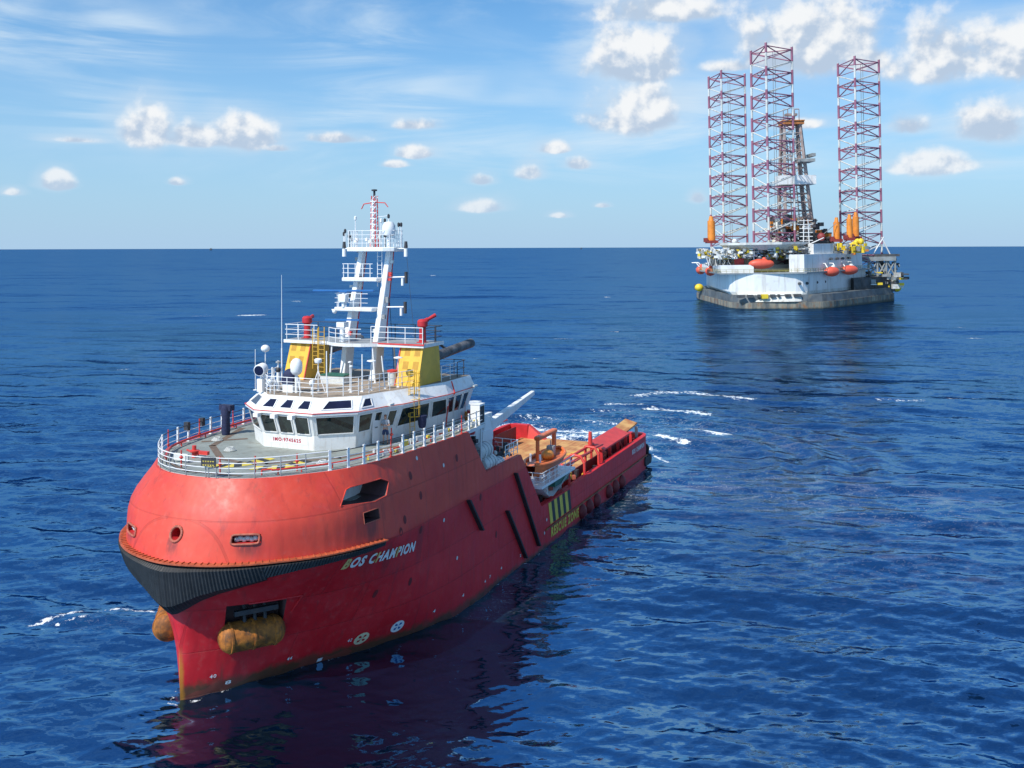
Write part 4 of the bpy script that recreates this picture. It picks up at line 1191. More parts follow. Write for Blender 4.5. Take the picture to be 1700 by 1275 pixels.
# ---- funnels
def funnel(sg):
    # front face leans aft; inboard and outboard faces vertical
    def x(a): return sg * a
    q = MB()
    A = [(3.6, 16.15), (5.3, 16.15), (5.3, 19.4), (3.6, 19.4)]; B = [(3.6, 17.0), (5.25, 17.0), (5.25, 19.2), (3.6, 19.2)]
    q.prism([(x(a), b) for a, b in A], ZR, 17.02, 0, 0, [(x(a), b) for a, b in B])
    f = q.build('funnel', M['yellow'], ship)
    if sg < 0: pass
    for i in range(2):
        for j in range(2):
            lv = MB(); u = 3.95 + i * .75; z0 = 14.45 + 1.05 + j * .85 - (.0)
            for k in range(5):
                uu = u + k * .085
                yy = lambda z: 16.15 + (z - ZR) / (17.02 - ZR) * .85 - .014
                lv.add([(x(uu), yy(z0), z0), (x(uu + .045), yy(z0), z0), (x(uu + .045), yy(z0 + .5), z0 + .5), (x(uu), yy(z0 + .5), z0 + .5)], [(0, 1, 2, 3)], 0)
            lv.build('louvre', material('louvre_shade', (.38, .19, .02), .6) if 'lvm' not in M else M['lvm'], f)
    tr = MB(); e_ = 3.57
    tr.beam((x(e_), 16.12, ZR), (x(e_), 16.98, 17.0), .07, .07); tr.beam((x(3.55), 16.95, 17.0), (x(5.3), 16.95, 17.0), .07, .07)
    tr.build('funnel_edge_trim', M['redl'], f)
    ex = MB(); rr = R(0)
    ex.tube((x(4.6), 19.3, 15.95), (x(4.75), 25.3, 16.45), .34, .34, 18, cap=False)
    ex.tube((x(4.6), 19.3, 15.95), (x(4.75), 25.25, 16.44), .27, .27, 18, mi=1)
    ex.tube((x(4.0), 19.3, 16.6), (x(4.25), 21.2, 16.75), .1, .1, 10); ex.tube((x(4.25), 21.2, 16.75), (x(4.3), 21.9, 16.4), .1, .1, 10)
    ex.build('exhaust_pipe', [M['soot'], M['dark']], f)
    return f
M['lvm'] = material('louvre_shade', (.42, .21, .02), .6)
funnel(1); funnel(-1)
# ---- upper platform spanning the funnels
ZP = 17.12
plan = [(-5.7, 16.75), (-2.0, 16.6), (-1.1, 15.95), (.0, 15.7), (1.1, 15.95), (2.0, 16.6), (5.4, 16.75), (5.4, 19.7), (-5.7, 19.7)]
q = MB(); q.prism(plan, ZP - .22, ZP, 0, 1); q.build('upper_platform', [M['white'], M['grey']], ship)
q = MB(); q.beam((1.6, 16.62, ZP - .02), (5.45, 16.72, ZP - .02), .06, .1); q.build('platform_edge', M['redl'], ship)
railing([(-5.62, 19.6, ZP), (-5.62, 16.82, ZP), (-2.9, 16.8, ZP)], 1.05, 3, 1.3, .022)
railing([(-1.9, 16.7, ZP), (-1.05, 16.05, ZP), (0, 15.8, ZP), (1.05, 16.05, ZP)], .95, 3, 1.2, .022)
railing([(1.4, 16.75, ZP), (5.32, 16.82, ZP)], 1.1, 3, 1.3, .022)
railing([(5.32, 16.9, ZP), (5.32, 19.6, ZP), (-5.6, 19.6, ZP)], 1.05, 3, 1.6, .02, mat='dark')
for p, s in [(-1.5, 16.4), (1.7, 16.5), (-1.7, 19.3), (1.7, 19.3)]:
    pole(p * 1.1, s, ZP - .2 - ZR, .07, 'platform_post', lean=(-p * .12, 0))
# yellow ladders
def ladder(p, s, z0, z1, wd=.5, mat='yellow', name='ladder', cage=False, yaw=0):
    q = MB()
    for k in (-1, 1): q.tube((k * wd / 2, 0, 0), (k * wd / 2, 0, z1 - z0), .028, .028, 6)
    n = int((z1 - z0) / .3)
    for k in range(1, n): q.tube((-wd / 2, 0, k * .3), (wd / 2, 0, k * .3), .016, .016, 5)
    o = q.build(name, M[mat], ship); o.location = (p, s, z0); o.rotation_euler = (0, 0, yaw)
    if cage:
        c = MB()
        for z in [1.3 + .55 * k for k in range(int((z1 - z0 - 1.2) / .55) + 1)]:
            pts = [(.38 * math.cos(a), -.02 - .55 * math.sin(a), z) for a in [math.pi * k / 8 for k in range(9)]]
            c.path(pts, .02, 5)
        for k in range(5):
            a = math.pi * k / 4; c.tube((.38 * math.cos(a), -.02 - .55 * math.sin(a), 1.3), (.38 * math.cos(a), -.02 - .55 * math.sin(a), z1 - z0), .018, .018, 5)
        c.build('safety_cage', M[mat], o)
    return o
ladder(5.35, 15.3, 11.4, 15.6, .45, cage=True, yaw=R(76))
ladder(-2.35, 16.45, ZR, 18.1, .45, cage=False); ladder(-2.9, 16.5, 15.2, 18.0, .4)
# fire monitors
def monitor(p, s, sg, aim):
    q = MB(); q.tube((0, 0, 0), (0, 0, 1.15), .30, .27, 16); q.box(-.36, .36, -.36, .36, 0, .06)
    q.lathe((0, 0, 1.15), [(.3, 0), (.42, .08), (.42, .45), (.3, .58), (.001, .62)], 18)
    o = q.build('fire_monitor', M['red'], ship); o.location = (p, s, ZP); o.scale = (.84, .84, .9)
    b = MB(); a = Vector(aim).normalized()
    b.tube((0, 0, 1.5), Vector((0, 0, 1.5)) + a * .5, .2, .17, 14); b.tube(Vector((0, 0, 1.5)) + a * .5, Vector((0, 0, 1.5)) + a * 1.25, .12, .15, 14)
    b.build('monitor_barrel', M['red'], o)
monitor(-4.6, 18.0, -1, (-.2, .9, .12)); monitor(4.55, 18.2, 1, (.55, .75, .42))

# ---- mast
mast = empty('mast', ship)
B0 = Vector((-1.2, 18.1, ZP)); T0 = Vector((-1.0, 19.6, 23.3))
B1 = Vector((1.2, 18.1, ZP)); T1 = Vector((1.2, 19.6, 23.3))
for b_, t_ in ((B0, T0), (B1, T1)):
    q = MB(); d = .42
    v = []
    for P_, wx, wy in ((b_ - Vector((0, .45, 2.6)), .20, .52), (b_, .20, .50), (t_, .19, .22)):
        for sx_, sy_ in ((-1, -1), (1, -1), (1, 1), (-1, 1)): v.append(P_ + Vector((sx_ * wx, sy_ * wy, 0)))
    q.add(v, [(0, 1, 5, 4), (1, 2, 6, 5), (2, 3, 7, 6), (3, 0, 4, 7), (4, 5, 9, 8), (5, 6, 10, 9), (6, 7, 11, 10), (7, 4, 8, 11), (8, 9, 10, 11)], 0)
    q.build('mast_leg', M['whitec'], mast, bevel=.04)
    k = MB(); k.path([b_ + Vector((.15, .66, 0)), t_ + Vector((.15, .3, 0))], .045, 6); k.build('cable_run', M['redl'], mast)
    k = MB(); k.path([b_ + Vector((-.1, .7, 0)), t_ + Vector((-.1, .34, 0))], .05, 6); k.build('cable_run', M['dark'], mast)
def lerpm(t): return B0.lerp(T0, t), B1.lerp(T1, t)
def cross(t, wid, depth, fwd, name='mast_platform', rail_=True, x0=None, x1=None):
    a, b = lerpm(t)
    xa = a.x - wid if x0 is None else x0; xb = b.x + wid if x1 is None else x1
    q = MB(); q.box(xa, xb, a.y - fwd - depth / 2, a.y - .1, a.z - .28, a.z); q.build(name, M['white'], mast, bevel=.05)
    if rail_:
        y0 = a.y - fwd - depth / 2 + .05
        railing([(xa + .05, a.y - .1, a.z), (xa + .05, y0, a.z), (xb - .35, y0, a.z)], .95, 3, .6, .018, parent=mast, split=False)
cross(.37, .1, .9, .6, x0=-2.1, x1=.95); cross(.70, .1, .8, .5, x0=-1.9, x1=.95)
a, b = lerpm(1)
q = MB(); q.prism([(-1.75, 18.7), (-1.0, 18.3), (1.4, 18.3), (2.1, 18.7), (2.1, 20.1), (-1.75, 20.1)], 23.25, 23.55); q.box(-2.3, 2.8, 19.1, 19.25, 23.4, 23.5)
q.build('mast_top_platform', M['white'], mast, bevel=.04)
railing([(-1.7, 20.0, 23.55), (-1.7, 18.75, 23.55), (-1.0, 18.35, 23.55), (1.4, 18.35, 23.55), (2.05, 18.75, 23.55), (2.05, 20.0, 23.55)], 1.15, 4, .7, .018, parent=mast, split=False)
q = MB(); z = 23.55   # lattice topmast
for dx_, dy_ in ((-.2, -.2), (.2, -.2), (.2, .2), (-.2, .2)): q.tube((.15 + dx_, 19.3 + dy_, z), (.15 + dx_ * .7, 19.3 + dy_ * .7, z + 3.6), .045, .04, 6)
for k in range(9):
    zz = z + .4 * k; q.path([(-.05, 19.1, zz), (.35, 19.1, zz + .4)], .025, 5, 1); q.path([(.35, 19.1, zz), (.35, 19.5, zz + .4)], .025, 5, 1); q.path([(-.05, 19.1, zz), (.35, 19.1, zz)], .03, 5, 1)
q.build('topmast', [M['redl'], M['whitec']], mast)
q = MB(); q.path([(-.9, 19.3, z + 2.7), (-.7, 19.3, z + 3.05), (.15, 19.3, z + 3.15), (1.0, 19.3, z + 3.1), (1.25, 19.3, z + 2.8)], .035, 6); q.path([(.15, 19.3, z + 2.1), (1.4, 19.3, z + 2.2)], .02, 5, 1)
q.tube((.15, 19.3, z + 3.6), (.15, 19.3, z + 4.0), .08, .08, 8, 2); q.lathe((.15, 19.3, z + 3.95), [(.2, 0), (.2, .1), (.05, .12)], 10, mi=2); q.tube((.1, 19.2, z), (.1, 19.2, z + 3.3), .11, .1, 8, 1)
q.build('topmast_yard', [M['redl'], M['whitec'], M['dark']], mast)
for p, h, k in [(-1.35, 2.1, 'b'), (-2.2, 1.2, 'd'), (-2.3, 1.0, 'd'), (1.05, 1.9, 'd'), (1.35, 2.2, 'd'), (2.15, 1.6, 'd'), (2.35, 1.6, 'd'), (.75, 1.9, 'w')]:
    q = MB(); q.tube((p, 19.2, 23.5), (p, 19.2, 23.5 + h), .035, .03, 6)
    q.lathe((p, 19.2, 23.5 + h - .15), [(.02, 0), (.09, .05), (.09, .25), (.02, .32)], 8, mi=0 if k != 'd' else 1)
    q.build('mast_aerial', [M['whitec'], M['dark']], mast)
q = MB(); q.lathe((1.55, 18.9, 24.3), [(.15, 0), (.42, .1), (.48, .35), (.45, .75), (.3, .98), (.001, 1.05)], 18); q.tube((1.55, 18.9, 23.55), (1.55, 18.9, 24.35), .14); q.build('mast_dome', M['whitec'], mast)
for p in (-2.25, 2.75):
    q = MB(); q.tube((p, 19.15, 22.9), (p, 19.15, 23.45), .14, .14, 12); q.tube((p, 19.15, 23.5), (p, 19.15, 23.95), .14, .1, 10, 1); q.build('navigation_lamp', [M['whitec'], M['dark']], mast)
for t_, l_ in ((.70, 1.5), (.37, 1.7)):
    b = B1.lerp(T1, t_); q = MB(); q.tube(b, b + Vector((l_, .1, .05)), .05); q.tube(b + Vector((l_, .1, -.4)), b + Vector((l_, .1, .4)), .12, .12, 10, 1); q.tube(b + Vector((l_ * .85, 0, -.55)), b + Vector((l_ * .85, 0, -.05)), .1, .1, 10, 0)
    q.build('navigation_lamp', [M['whitec'], M['dark']], mast)
for i in range(14):
    t_ = random.random(); b = (B0 if i % 2 else B1).lerp(T0 if i % 2 else T1, t_)
    q = MB(); q.box(-.12, .12, -.1, .1, 0, random.uniform(.15, .4)); q.tube((0, 0, .1), (random.uniform(-.5, .5), -.2, .2), .02, .02, 5)
    o = q.build('mast_fitting', M[random.choice(['raft', 'dark', 'grey', 'redl'])], mast); o.location = b + Vector((random.choice((-.32, .32)), random.uniform(-.5, .1) * (1 - t_), 0))
for i in range(10):
    p = random.uniform(-1.6, 1.9); q = MB(); hh = random.uniform(.4, 1.3); q.tube((0, 0, 0), (0, 0, hh), .03, .02, 6); q.box(-.09, .09, -.09, .09, hh * .6, hh * .6 + .2)
    q.build('mast_fitting', M[random.choice(['whitec', 'dark', 'raft'])], mast).location = (p, random.uniform(18.5, 19.9), 23.55)
for (p, s_) in [(-5.4, 9.4), (4.6, 6.3), (-2.6, 7.2)]:
    q = MB()
    for k in range(4): q.path([((.34 - .05 * k) * math.cos(a), (.34 - .05 * k) * math.sin(a), .03 + .05 * k) for a in [math.pi * j / 7 for j in range(14)]], .028, 5, closed=True)
    q.build('rope_coil', M['raft'], ship).location = (p, s_, 11.38)
# radars
q = MB(); q.box(-.3, .3, -.25, .25, 0, .55); q.tube((0, 0, .55), (0, 0, .75), .1); o = q.build('radar_gearbox', M['whitec'], mast, bevel=.05); a, b = lerpm(.37); o.location = (-1.35, a.y - 1.0, a.z + .35)
q = MB(); q.box(-2.2, 2.2, -.11, .11, .72, .86); q.box(-.3, .3, -.13, .13, .66, .8); sc_ = q.build('radar_scanner', M['blue'], o, bevel=.03); sc_.rotation_euler = (0, 0, R(14))
q = MB(); q.tube((0, 0, -.35), (0, 0, 0), .12); q.build('radar_pedestal', M['whitec'], o)
q = MB(); q.tube((0, 0, 0), (0, 0, 1.35), .2, .18, 12); q.box(-.3, .3, -.3, .3, 1.0, 1.35); o = q.build('radar_gearbox', M['whitec'], mast); o.location = (-.75, 16.6, ZP)
q = MB(); q.box(-1.25, 1.25, -.09, .09, 1.45, 1.56); q.build('radar_scanner', M['blue'], o).rotation_euler = (0, 0, R(10))
q = MB()
a, b = lerpm(.37); q.sphere((-2.15, a.y - .9, a.z - .3), .17, n=10, m=6); q.tube((-2.3, a.y - 1.0, a.z - .2), (-1.9, a.y - .9, a.z - .2), .05); q.build('horn', M['whitec'], mast)
q = MB(); q.tube((.9, 18.6, ZP), (.55, 19.4, 23.2), .012, .012, 4); q.tube((2.8, 19.2, 22.8), (3.6, 18.8, 17.2), .012, .012, 4); q.tube((1.4, 19.2, 20), (1.9, 19, 14.5), .02, .02, 4); q.build('stay_wire', M['dark'], mast)
ladder(.75, 19.0, 20.8, 23.3, .35, 'whitec', 'mast_ladder')

# ---- aft of the bridge: crane, gear
crane = empty('deck_crane', ship)
q = MB(); q.tube((5.4, 25.9, 7.3), (5.4, 25.9, 9.3), .5, .45, 18); q.build('crane_pedestal', M['whitec'], crane)
q = MB(); q.prism([(4.95, 25.0), (5.85, 25.0), (5.85, 26.8), (4.95, 26.8)], 9.2, 10.0); q.add([(5.0, 25.2, 9.9), (5.8, 25.2, 9.9), (5.8, 26.7, 9.9), (5.0, 26.7, 9.9), (5.1, 25.8, 10.9), (5.7, 25.8, 10.9), (5.7, 26.5, 10.9), (5.1, 26.5, 10.9)], [(0, 1, 5, 4), (1, 2, 6, 5), (2, 3, 7, 6), (3, 0, 4, 7), (4, 5, 6, 7)], 0)
q.build('crane_housing', M['whitec'], crane)
q = MB(); q.beam((5.4, 25.9, 9.9), (5.6, 35.4, 11.45), .55, .85, .32, .34); q.build('crane_jib', M['white'], crane, bevel=.03)
q = MB(); q.tube((5.4, 26.2, 9.5), (5.45, 28.6, 10.1), .12, .12, 10); q.build('crane_ram', M['grey'], crane)
railing([(7.8, 24.6, 8.25), (7.8, 27.0, 8.25), (5.8, 27.2, 8.25)], .95, 3, .75, .025)
railing([(7.75, 21.4, 7.3), (7.75, 24.4, 7.3)], 1.0, 2, .6, .03)
q = MB()
for i in range(26):
    q.obox((random.uniform(5.7, 7.4), random.uniform(24.5, 27), random.uniform(7.4, 8.8)), (random.uniform(.1, .5), random.uniform(.1, .5), random.uniform(.1, .6)), rz=random.random(), mi=random.choice([0, 1, 2, 3])).piece()
q.split('deck_machinery', [M['grey'], M['dark'], M['redl'], M['raft']], ship)
q = MB()
for i in range(22):
    q.obox((random.uniform(6.0, 7.6), random.uniform(18.9, 21.6), random.uniform(7.5, 10.6)), (random.uniform(.15, .5), random.uniform(.15, .5), random.uniform(.15, .6)), rz=random.random(), mi=random.choice([0, 1, 2, 3])).piece()
q.split('deck_machinery', [M['grey'], M['dark'], M['redl'], M['dark']], ship)
# red winch head and posts at the aft end of the bridge deck
q = MB(); q.tube((0, 0, 0), (0, 0, 1.7), .28, .28, 14); q.box(-.6, .1, -.5, .5, 0, .5); q.tube((-.5, .4, 0), (-.5, .4, 1.5), .12, .12, 10, 1); q.tube((-.2, -.5, 0), (-.2, -.5, 2.3), .02)
q.build('hose_reel_post', [M['red'], M['yellow']], ship).location = (6.3, 22.0, 10.4)
q = MB()
for k in range(12):
    a = math.pi * k / 12; a2 = math.pi * (k + 1) / 12
    q.tube((-1.2 * math.cos(a), 0, 1.2 * math.sin(a)), (-1.2 * math.cos(a2), 0, 1.2 * math.sin(a2)), .3, .3, 10)
q.build('towing_arch', M['red'], ship).location = (4.6, 27.6, 7.9)
# ---- main deck
q = MB(); q.box(-6.4, 6.4, 31.0, 62.2, 2.01, 2.16); q.build('timber_deck', M['wood'], ship)
q = MB(); q.box(-7.7, 7.7, 27.35, 61.45, 2.004, 2.05); q.build('main_deck', M['red'], ship)
q = MB(); q.lathe((0, 62.35, 1.7), [(.45, -5.3), (.45, 5.3)], 20, 'X'); q.build('stern_roller', M['grey'], ship)
for sg in (1, -1):
    cr_ = empty('cargo_rail', ship)
    q = MB(); q.box(*sorted((sg * 6.45, sg * 6.55)), 31.5, 60.2, 2.16, 3.6); q.build('cargo_rail_wall', M['darkred'], cr_)
    q = MB(); q.path([(sg * 6.45, 34.5, 4.9), (sg * 6.45, 48.5, 4.85)], .13, 8); q.path([(sg * 6.45, 34.5, 4.2), (sg * 6.45, 48.5, 4.2)], .08, 8); q.path([(sg * 7.2, 36.5, 4.9), (sg * 7.2, 47.5, 4.8)], .06, 8)
    q.build('longitudinal_bar', M['redl'], cr_)
    for s in (38.2, 42.2, 46.2):
        q = MB(); q.path([(sg * 7.75, s, 3.4), (sg * 7.75, s, 4.35), (sg * 7.35, s + .1, 4.95), (sg * 6.4, s + .2, 5.0), (sg * 6.4, s + .2, 2.1)], .13, 8)
        q.path([(sg * 7.35, s, 4.95), (sg * 7.35, s + 2.4, 4.85)], .11, 8); q.build('rail_frame', M['redl'], cr_)
    q = MB(); q.add([(sg * 7.6, 48.2, 4.45), (sg * 7.6, 56.8, 4.5), (sg * 6.0, 56.8, 5.05), (sg * 6.0, 48.2, 5.0), (sg * 7.6, 48.2, 4.3), (sg * 7.6, 56.8, 4.35), (sg * 6.0, 56.8, 4.9), (sg * 6.0, 48.2, 4.85)],
                    [(0, 1, 2, 3), (7, 6, 5, 4), (0, 4, 5, 1), (1, 5, 6, 2), (2, 6, 7, 3), (3, 7, 4, 0)]); q.build('top_plate', M['redl'], cr_)
    if sg < 0: continue
    q = MB(); q.add([(sg * 7.2, 56.8, 4.6), (sg * 7.2, 61.0, 4.85), (sg * 5.9, 61.0, 5.2), (sg * 5.9, 56.8, 4.95), (sg * 7.2, 56.8, 4.45), (sg * 7.2, 61.0, 4.7), (sg * 5.9, 61.0, 5.05), (sg * 5.9, 56.8, 4.8)],
                    [(0, 1, 2, 3), (7, 6, 5, 4), (0, 4, 5, 1), (1, 5, 6, 2), (2, 6, 7, 3), (3, 7, 4, 0)]); q.build('timber_cap', M['wood'], cr_)
    for s in (48.6, 51.2, 53.9, 56.6, 60.6):
        q = MB(); q.beam((sg * 7.3, s, 2.1), (sg * 7.2, s, 4.5), .14, .3); q.beam((sg * 6.3, s, 2.1), (sg * 6.2, s, 4.8), .14, .2); q.build('rail_frame', M['red'] if s < 60 else M['grey'], cr_)
    q = MB(); q.tube((sg * 6.4, 47.8, 4.8), (sg * 6.4, 47.8, 6.1), .22, .16, 12); q.build('bollard_post', M['redl'], cr_)
    q = MB()
    for i in range(26):
        q.obox((sg * random.uniform(6.7, 7.5), random.uniform(31.5, 60), random.uniform(2.4, 3.9)), (random.uniform(.1, .4), random.uniform(.2, .8), random.uniform(.2, .9)), rz=random.random(), mi=random.choice([0, 0, 1, 2, 3])).piece()
    q.split('deck_gear', [M['dark'], M['yellow'], M['rust'], M['redl']], cr_)
    # sloping bulwark end plate at the stern
    q = MB(); q.add([(sg * 7.0, 56.5, 2.1), (sg * 7.0, 61.8, 2.1), (sg * 6.0, 61.8, 2.5), (sg * 6.3, 56.5, 4.9)], [(0, 1, 2, 3)]); q.build('end_plate', M['redl'], cr_)
for sg in (1, -1):
    q = MB(); q.add([(sg * 5.55, 61.7, 3.58), (sg * 5.55, 62.25, 3.58), (sg * 3.4, 62.2, 2.1), (sg * 3.4, 61.3, 2.1), (sg * 5.55, 61.3, 2.1), (sg * 5.55, 62.2, 1.9)], [(0, 1, 2, 3), (0, 3, 4), (1, 5, 2), (2, 5, 4, 3)]); q.build('transom_wedge', M['redl'], ship)
q = MB()
for i in range(9): q.obox((random.uniform(-5, 5), random.uniform(34, 60), 2.18), (random.uniform(.5, 1.5), random.uniform(1, 3), .04), rz=random.uniform(-.3, .3), mi=i % 2).piece()
q.split('deck_patch', [M['yellow'], M['rust']], ship)
# rescue boat platform
q = MB(); q.box(6.3, 8.45, 30.2, 37.8, 4.85, 5.05); q.add([(6.5, 30.4, 4.85), (8.3, 30.4, 4.85), (7.9, 33.6, 3.3), (6.8, 33.6, 3.3), (6.5, 37.6, 4.85), (8.3, 37.6, 4.85)], [(0, 1, 2, 3), (3, 2, 5, 4)])
q.build('rescue_platform', M['whitec'], ship)
q = MB(); q.box(6.6, 8.0, 34.2, 37.4, 4.1, 4.8); q.build('platform_underside_tank', M['green'], ship)
q = MB()
for s in (30.6, 34, 37.2): q.beam((7.3, s, 2.1), (7.3, s, 4.9), .2, .2)
q.build('platform_leg', M['white'], ship)
railing([(6.4, 30.3, 5.05), (8.4, 30.3, 5.05), (8.4, 37.7, 5.05)], 1.0, 3, 1.2, .03)
q = MB(); q.beam((7.0, 36.6, 5.05), (7.0, 36.6, 8.35), .3, .42); q.beam((7.0, 32.9, 5.05), (7.0, 32.9, 8.35), .26, .34, ); q.beam((7.0, 32.7, 8.2), (7.0, 36.8, 8.2), .5, .34)
q.build('rescue_davit', M['orange'], ship, bevel=.08)
# black loudspeaker-like vent box on the bridge deck corner, blue bin by the wheelhouse
q = MB(); q.box(-.35, .35, -.4, .4, 0, 1.35, 0); q.box(.352, .37, -.32, .32, .1, 1.25, 1); q.box(-.38, .38, -.43, .43, 1.35, 1.4, 0); q.build('vent_box', [M['whitec'], M['blackp']], ship).location = (7.3, 21.0, 11.37)
q = MB(); q.lathe((0, 0, .55), [(.2, 0), (.26, .2), (.3, .7), (.33, .74), (.33, .8), (.001, .85)], 16); q.tube((0, 0, 0), (0, 0, .6), .05, mi=1)
o = q.build('searchlight_bin', [M['navy'], M['whitec']], ship); o.location = (5.9, 15.6, 11.37); o.name = 'covered_repeater'
q = MB(); q.lathe((0, 0, 0), [(.25, 0), (.3, .3), (.26, 1.1), (.34, 1.5), (.25, 1.85), (.001, 1.95)], 14); q.obox((0, .1, 1.75), (.9, .45, .35))
o = q.build('covered_repeater', M['navy'], ship); o.location = (-6.2, 11.2, 11.37)
for p, s in [(-7.1, 8.6), (-7.3, 10.2)]:
    q = MB(); q.box(-.16, .16, -.12, .12, 0, .5); q.build('rail_lamp', M['dark'], ship).location = (p, s, 12.05)
# white fittings behind the port rail (hoses, life-rings)
q = MB()
for i in range(26):
    t = 8 + i * .5; p = hullp(t, 11.2) - .55
    q.obox((p, t, 11.5 + random.uniform(0, .35)), (.12, random.uniform(.15, .5), random.uniform(.1, .4)), rz=random.uniform(-.5, .5), mi=random.choice([0, 0, 1])).piece()
q.split('rail_fitting', [M['raft'], M['yellowp']], ship)

# ---------------------------------------------------------------- things carried by the ship
def ship_thing(name, label, cat, loc, rz=0, group=None):
    o = empty(name); o.matrix_world = SHIP_M @ Matrix.Translation(loc) @ Matrix.Rotation(rz, 4, 'Z')
    return tag(o, label, cat, group)
# life rafts in the notch
def raft(loc, label, rz=0):
    o = ship_thing('liferaft', label, 'life raft', loc, rz, 'life raft canisters in the side notch')
    q = MB(); q.lathe((0, 0, 0), [(.001, -.95), (.44, -.9), (.54, -.78), (.54, .78), (.44, .9), (.001, .95)], 22, 'Y'); q.build('canister', M['raft'], o)
    for y in (-.45, 0, .45):
        b = MB(); b.lathe((0, 0, 0), [(.555, y - .03), (.555, y + .03)], 22, 'Y'); b.build('strap', M['grey'], o)
    c = MB()
    for y in (-.5, .5): c.path([(-.6, y, 0), (-.5, y, -.56), (.5, y, -.56), (.6, y, 0)], .035).piece()
    c.split('cradle', M['whitec'], o)
raft((7.2, 21.9, 9.35), 'upper white life raft canister in the notch, next to the red machinery')
raft((7.35, 22.3, 8.4), 'middle white life raft canister, leftmost of the three in the notch')
raft((7.35, 23.7, 7.95), 'lowest white life raft canister, beside the notch railing')
# rescue boat
def boat_hull(mb, L, Bm, D, mi=0, n=18, zoff=0, blunt=.6):
    prof = []
    for i in range(n + 1):
        t = i / n; x = -L / 2 + L * t
        wd = Bm / 2 * (1 - abs(2 * t - 1) ** 3.0 * (.75 if t < .5 else 1)) ** .8 + .02
        prof.append((x, wd))
    rows = []
    for x, wd in prof:
        rise = .25 * D * (2 * x / L) ** 2 * (1 if x > 0 else .3)
        rows.append([(0, x, zoff - D + rise * 2.0), (wd * .55, x, zoff - D * .85 + rise * 1.6), (wd * .92, x, zoff - D * .4 + rise), (wd, x, zoff + rise)])
    nr = 4
    for sg in (1, -1):
        v = [(sg * a, b, c) for r in rows for a, b, c in r]
        mb.add(v, [(i * nr + j, (i + 1) * nr + j, (i + 1) * nr + j + 1, i * nr + j + 1) for i in range(n) for j in range(nr - 1)], mi, True)
    for i in range(n):
        a, b = rows[i][3], rows[i + 1][3]
        mb.add([(-a[0], a[1], a[2] - .12), (a[0], a[1], a[2] - .12), (b[0], b[1], b[2] - .12), (-b[0], b[1], b[2] - .12)], [(0, 1, 2, 3)], mi)
    return rows
rbt = ship_thing('rescue_boat', 'open orange rescue boat on white platform under the davit arch', 'boat', (7.4, 33.6, 6.55))
q = MB(); rows = boat_hull(q, 6.4, 2.3, 1.1); q.build('boat_hull', M['orange'], rbt)
q = MB()
for sg in (1, -1): q.path([(sg * r[3][0], r[3][1], r[3][2]) for r in rows], .13, 8)
q.build('fender_tube', M['orange'], rbt)
q = MB(); q.sphere((.1, .2, .2), .6, sx=.9, sy=1, sz=.7); q.build('engine_cover', material('light_orange', (.80, .30, .05), .5), rbt)
q = MB(); q.box(-.3, .3, 1.0, 1.5, 0, .75); q.tube((0, 1.2, .7), (0, 1.2, 1.2), .05); q.build('console', M['grey'], rbt)
q = MB(); q.tube((-.4, -2.2, .1), (-.4, -2.2, .7), .09); q.tube((.4, -2.2, .1), (.4, -2.2, .7), .09); q.build('searchlight', M['whitec'], rbt)
q = MB(); q.tube((.5, -.9, -.9), (.5, -.9, -1.5), .08); q.tube((.5, 1.4, -.9), (.5, 1.4, -1.5), .08); q.tube((-.5, -.9, -.9), (-.5, -.9, -1.5), .08); q.tube((-.5, 1.4, -.9), (-.5, 1.4, -1.5), .08); q.build('cradle', M['whitec'], rbt)

# ---- the man outside the wheelhouse door
man = ship_thing('person', 'man in grey t-shirt and dark blue shorts standing with folded arms outside the wheelhouse', 'person', (4.95, 12.6, 11.368), R(20))
def skinned(name, joints, edges, radii, mat, parent, sub=1):
    me = bpy.data.meshes.new(name); me.from_pydata(joints, edges, []); me.materials.append(mat)
    o = bpy.data.objects.new(name, me); COL.objects.link(o); o.parent = parent
    md = o.modifiers.new('skin', 'SKIN'); sv = me.skin_vertices[0].data
    for i, r in enumerate(radii):
        r = r if isinstance(r, tuple) else (r, r); sv[i].radius = r; sv[i].use_root = (i == 0)
    md.use_smooth_shade = True
    o.modifiers.new('sub', 'SUBSURF').levels = sub; o.modifiers['sub'].render_levels = sub + 1
    return o
J = [(0, 0, .93), (0, 0, 1.12), (0, .01, 1.34), (0, 0, 1.47), (0, 0, 1.53), (0, -.02, 1.62), (0, -.02, 1.72),
     (.19, 0, 1.41), (.26, -.03, 1.14), (.06, -.21, 1.16), (-.19, 0, 1.41), (-.26, -.03, 1.14), (-.06, -.22, 1.20),
     (.1, 0, .88), (.12, -.01, .49), (.13, .02, .09), (.13, -.13, .04), (-.1, 0, .88), (-.12, -.01, .49), (-.13, .02, .09), (-.13, -.13, .04)]
E_ = [(0, 1), (1, 2), (2, 3), (3, 4), (4, 5), (5, 6), (3, 7), (7, 8), (8, 9), (3, 10), (10, 11), (11, 12), (0, 13), (13, 14), (14, 15), (15, 16), (0, 17), (17, 18), (18, 19), (19, 20)]
RD = [(.15, .11), (.14, .10), (.17, .11), (.08, .08), .055, (.085, .10), (.075, .085), .07, .045, .03, .07, .045, .03, .09, .055, .04, .035, .09, .055, .04, .035]
skinned('body', J, E_, RD, M['skin'], man)
skinned('shirt', [(0, 0, .98), (0, 0, 1.12), (0, .01, 1.34), (0, 0, 1.46), (.19, 0, 1.41), (.235, -.02, 1.22), (-.19, 0, 1.41), (-.235, -.02, 1.22)],
        [(0, 1), (1, 2), (2, 3), (3, 4), (4, 5), (3, 6), (6, 7)], [(.18, .14), (.17, .135), (.19, .135), (.10, .10), .09, .075, .09, .075], M['shirt'], man)
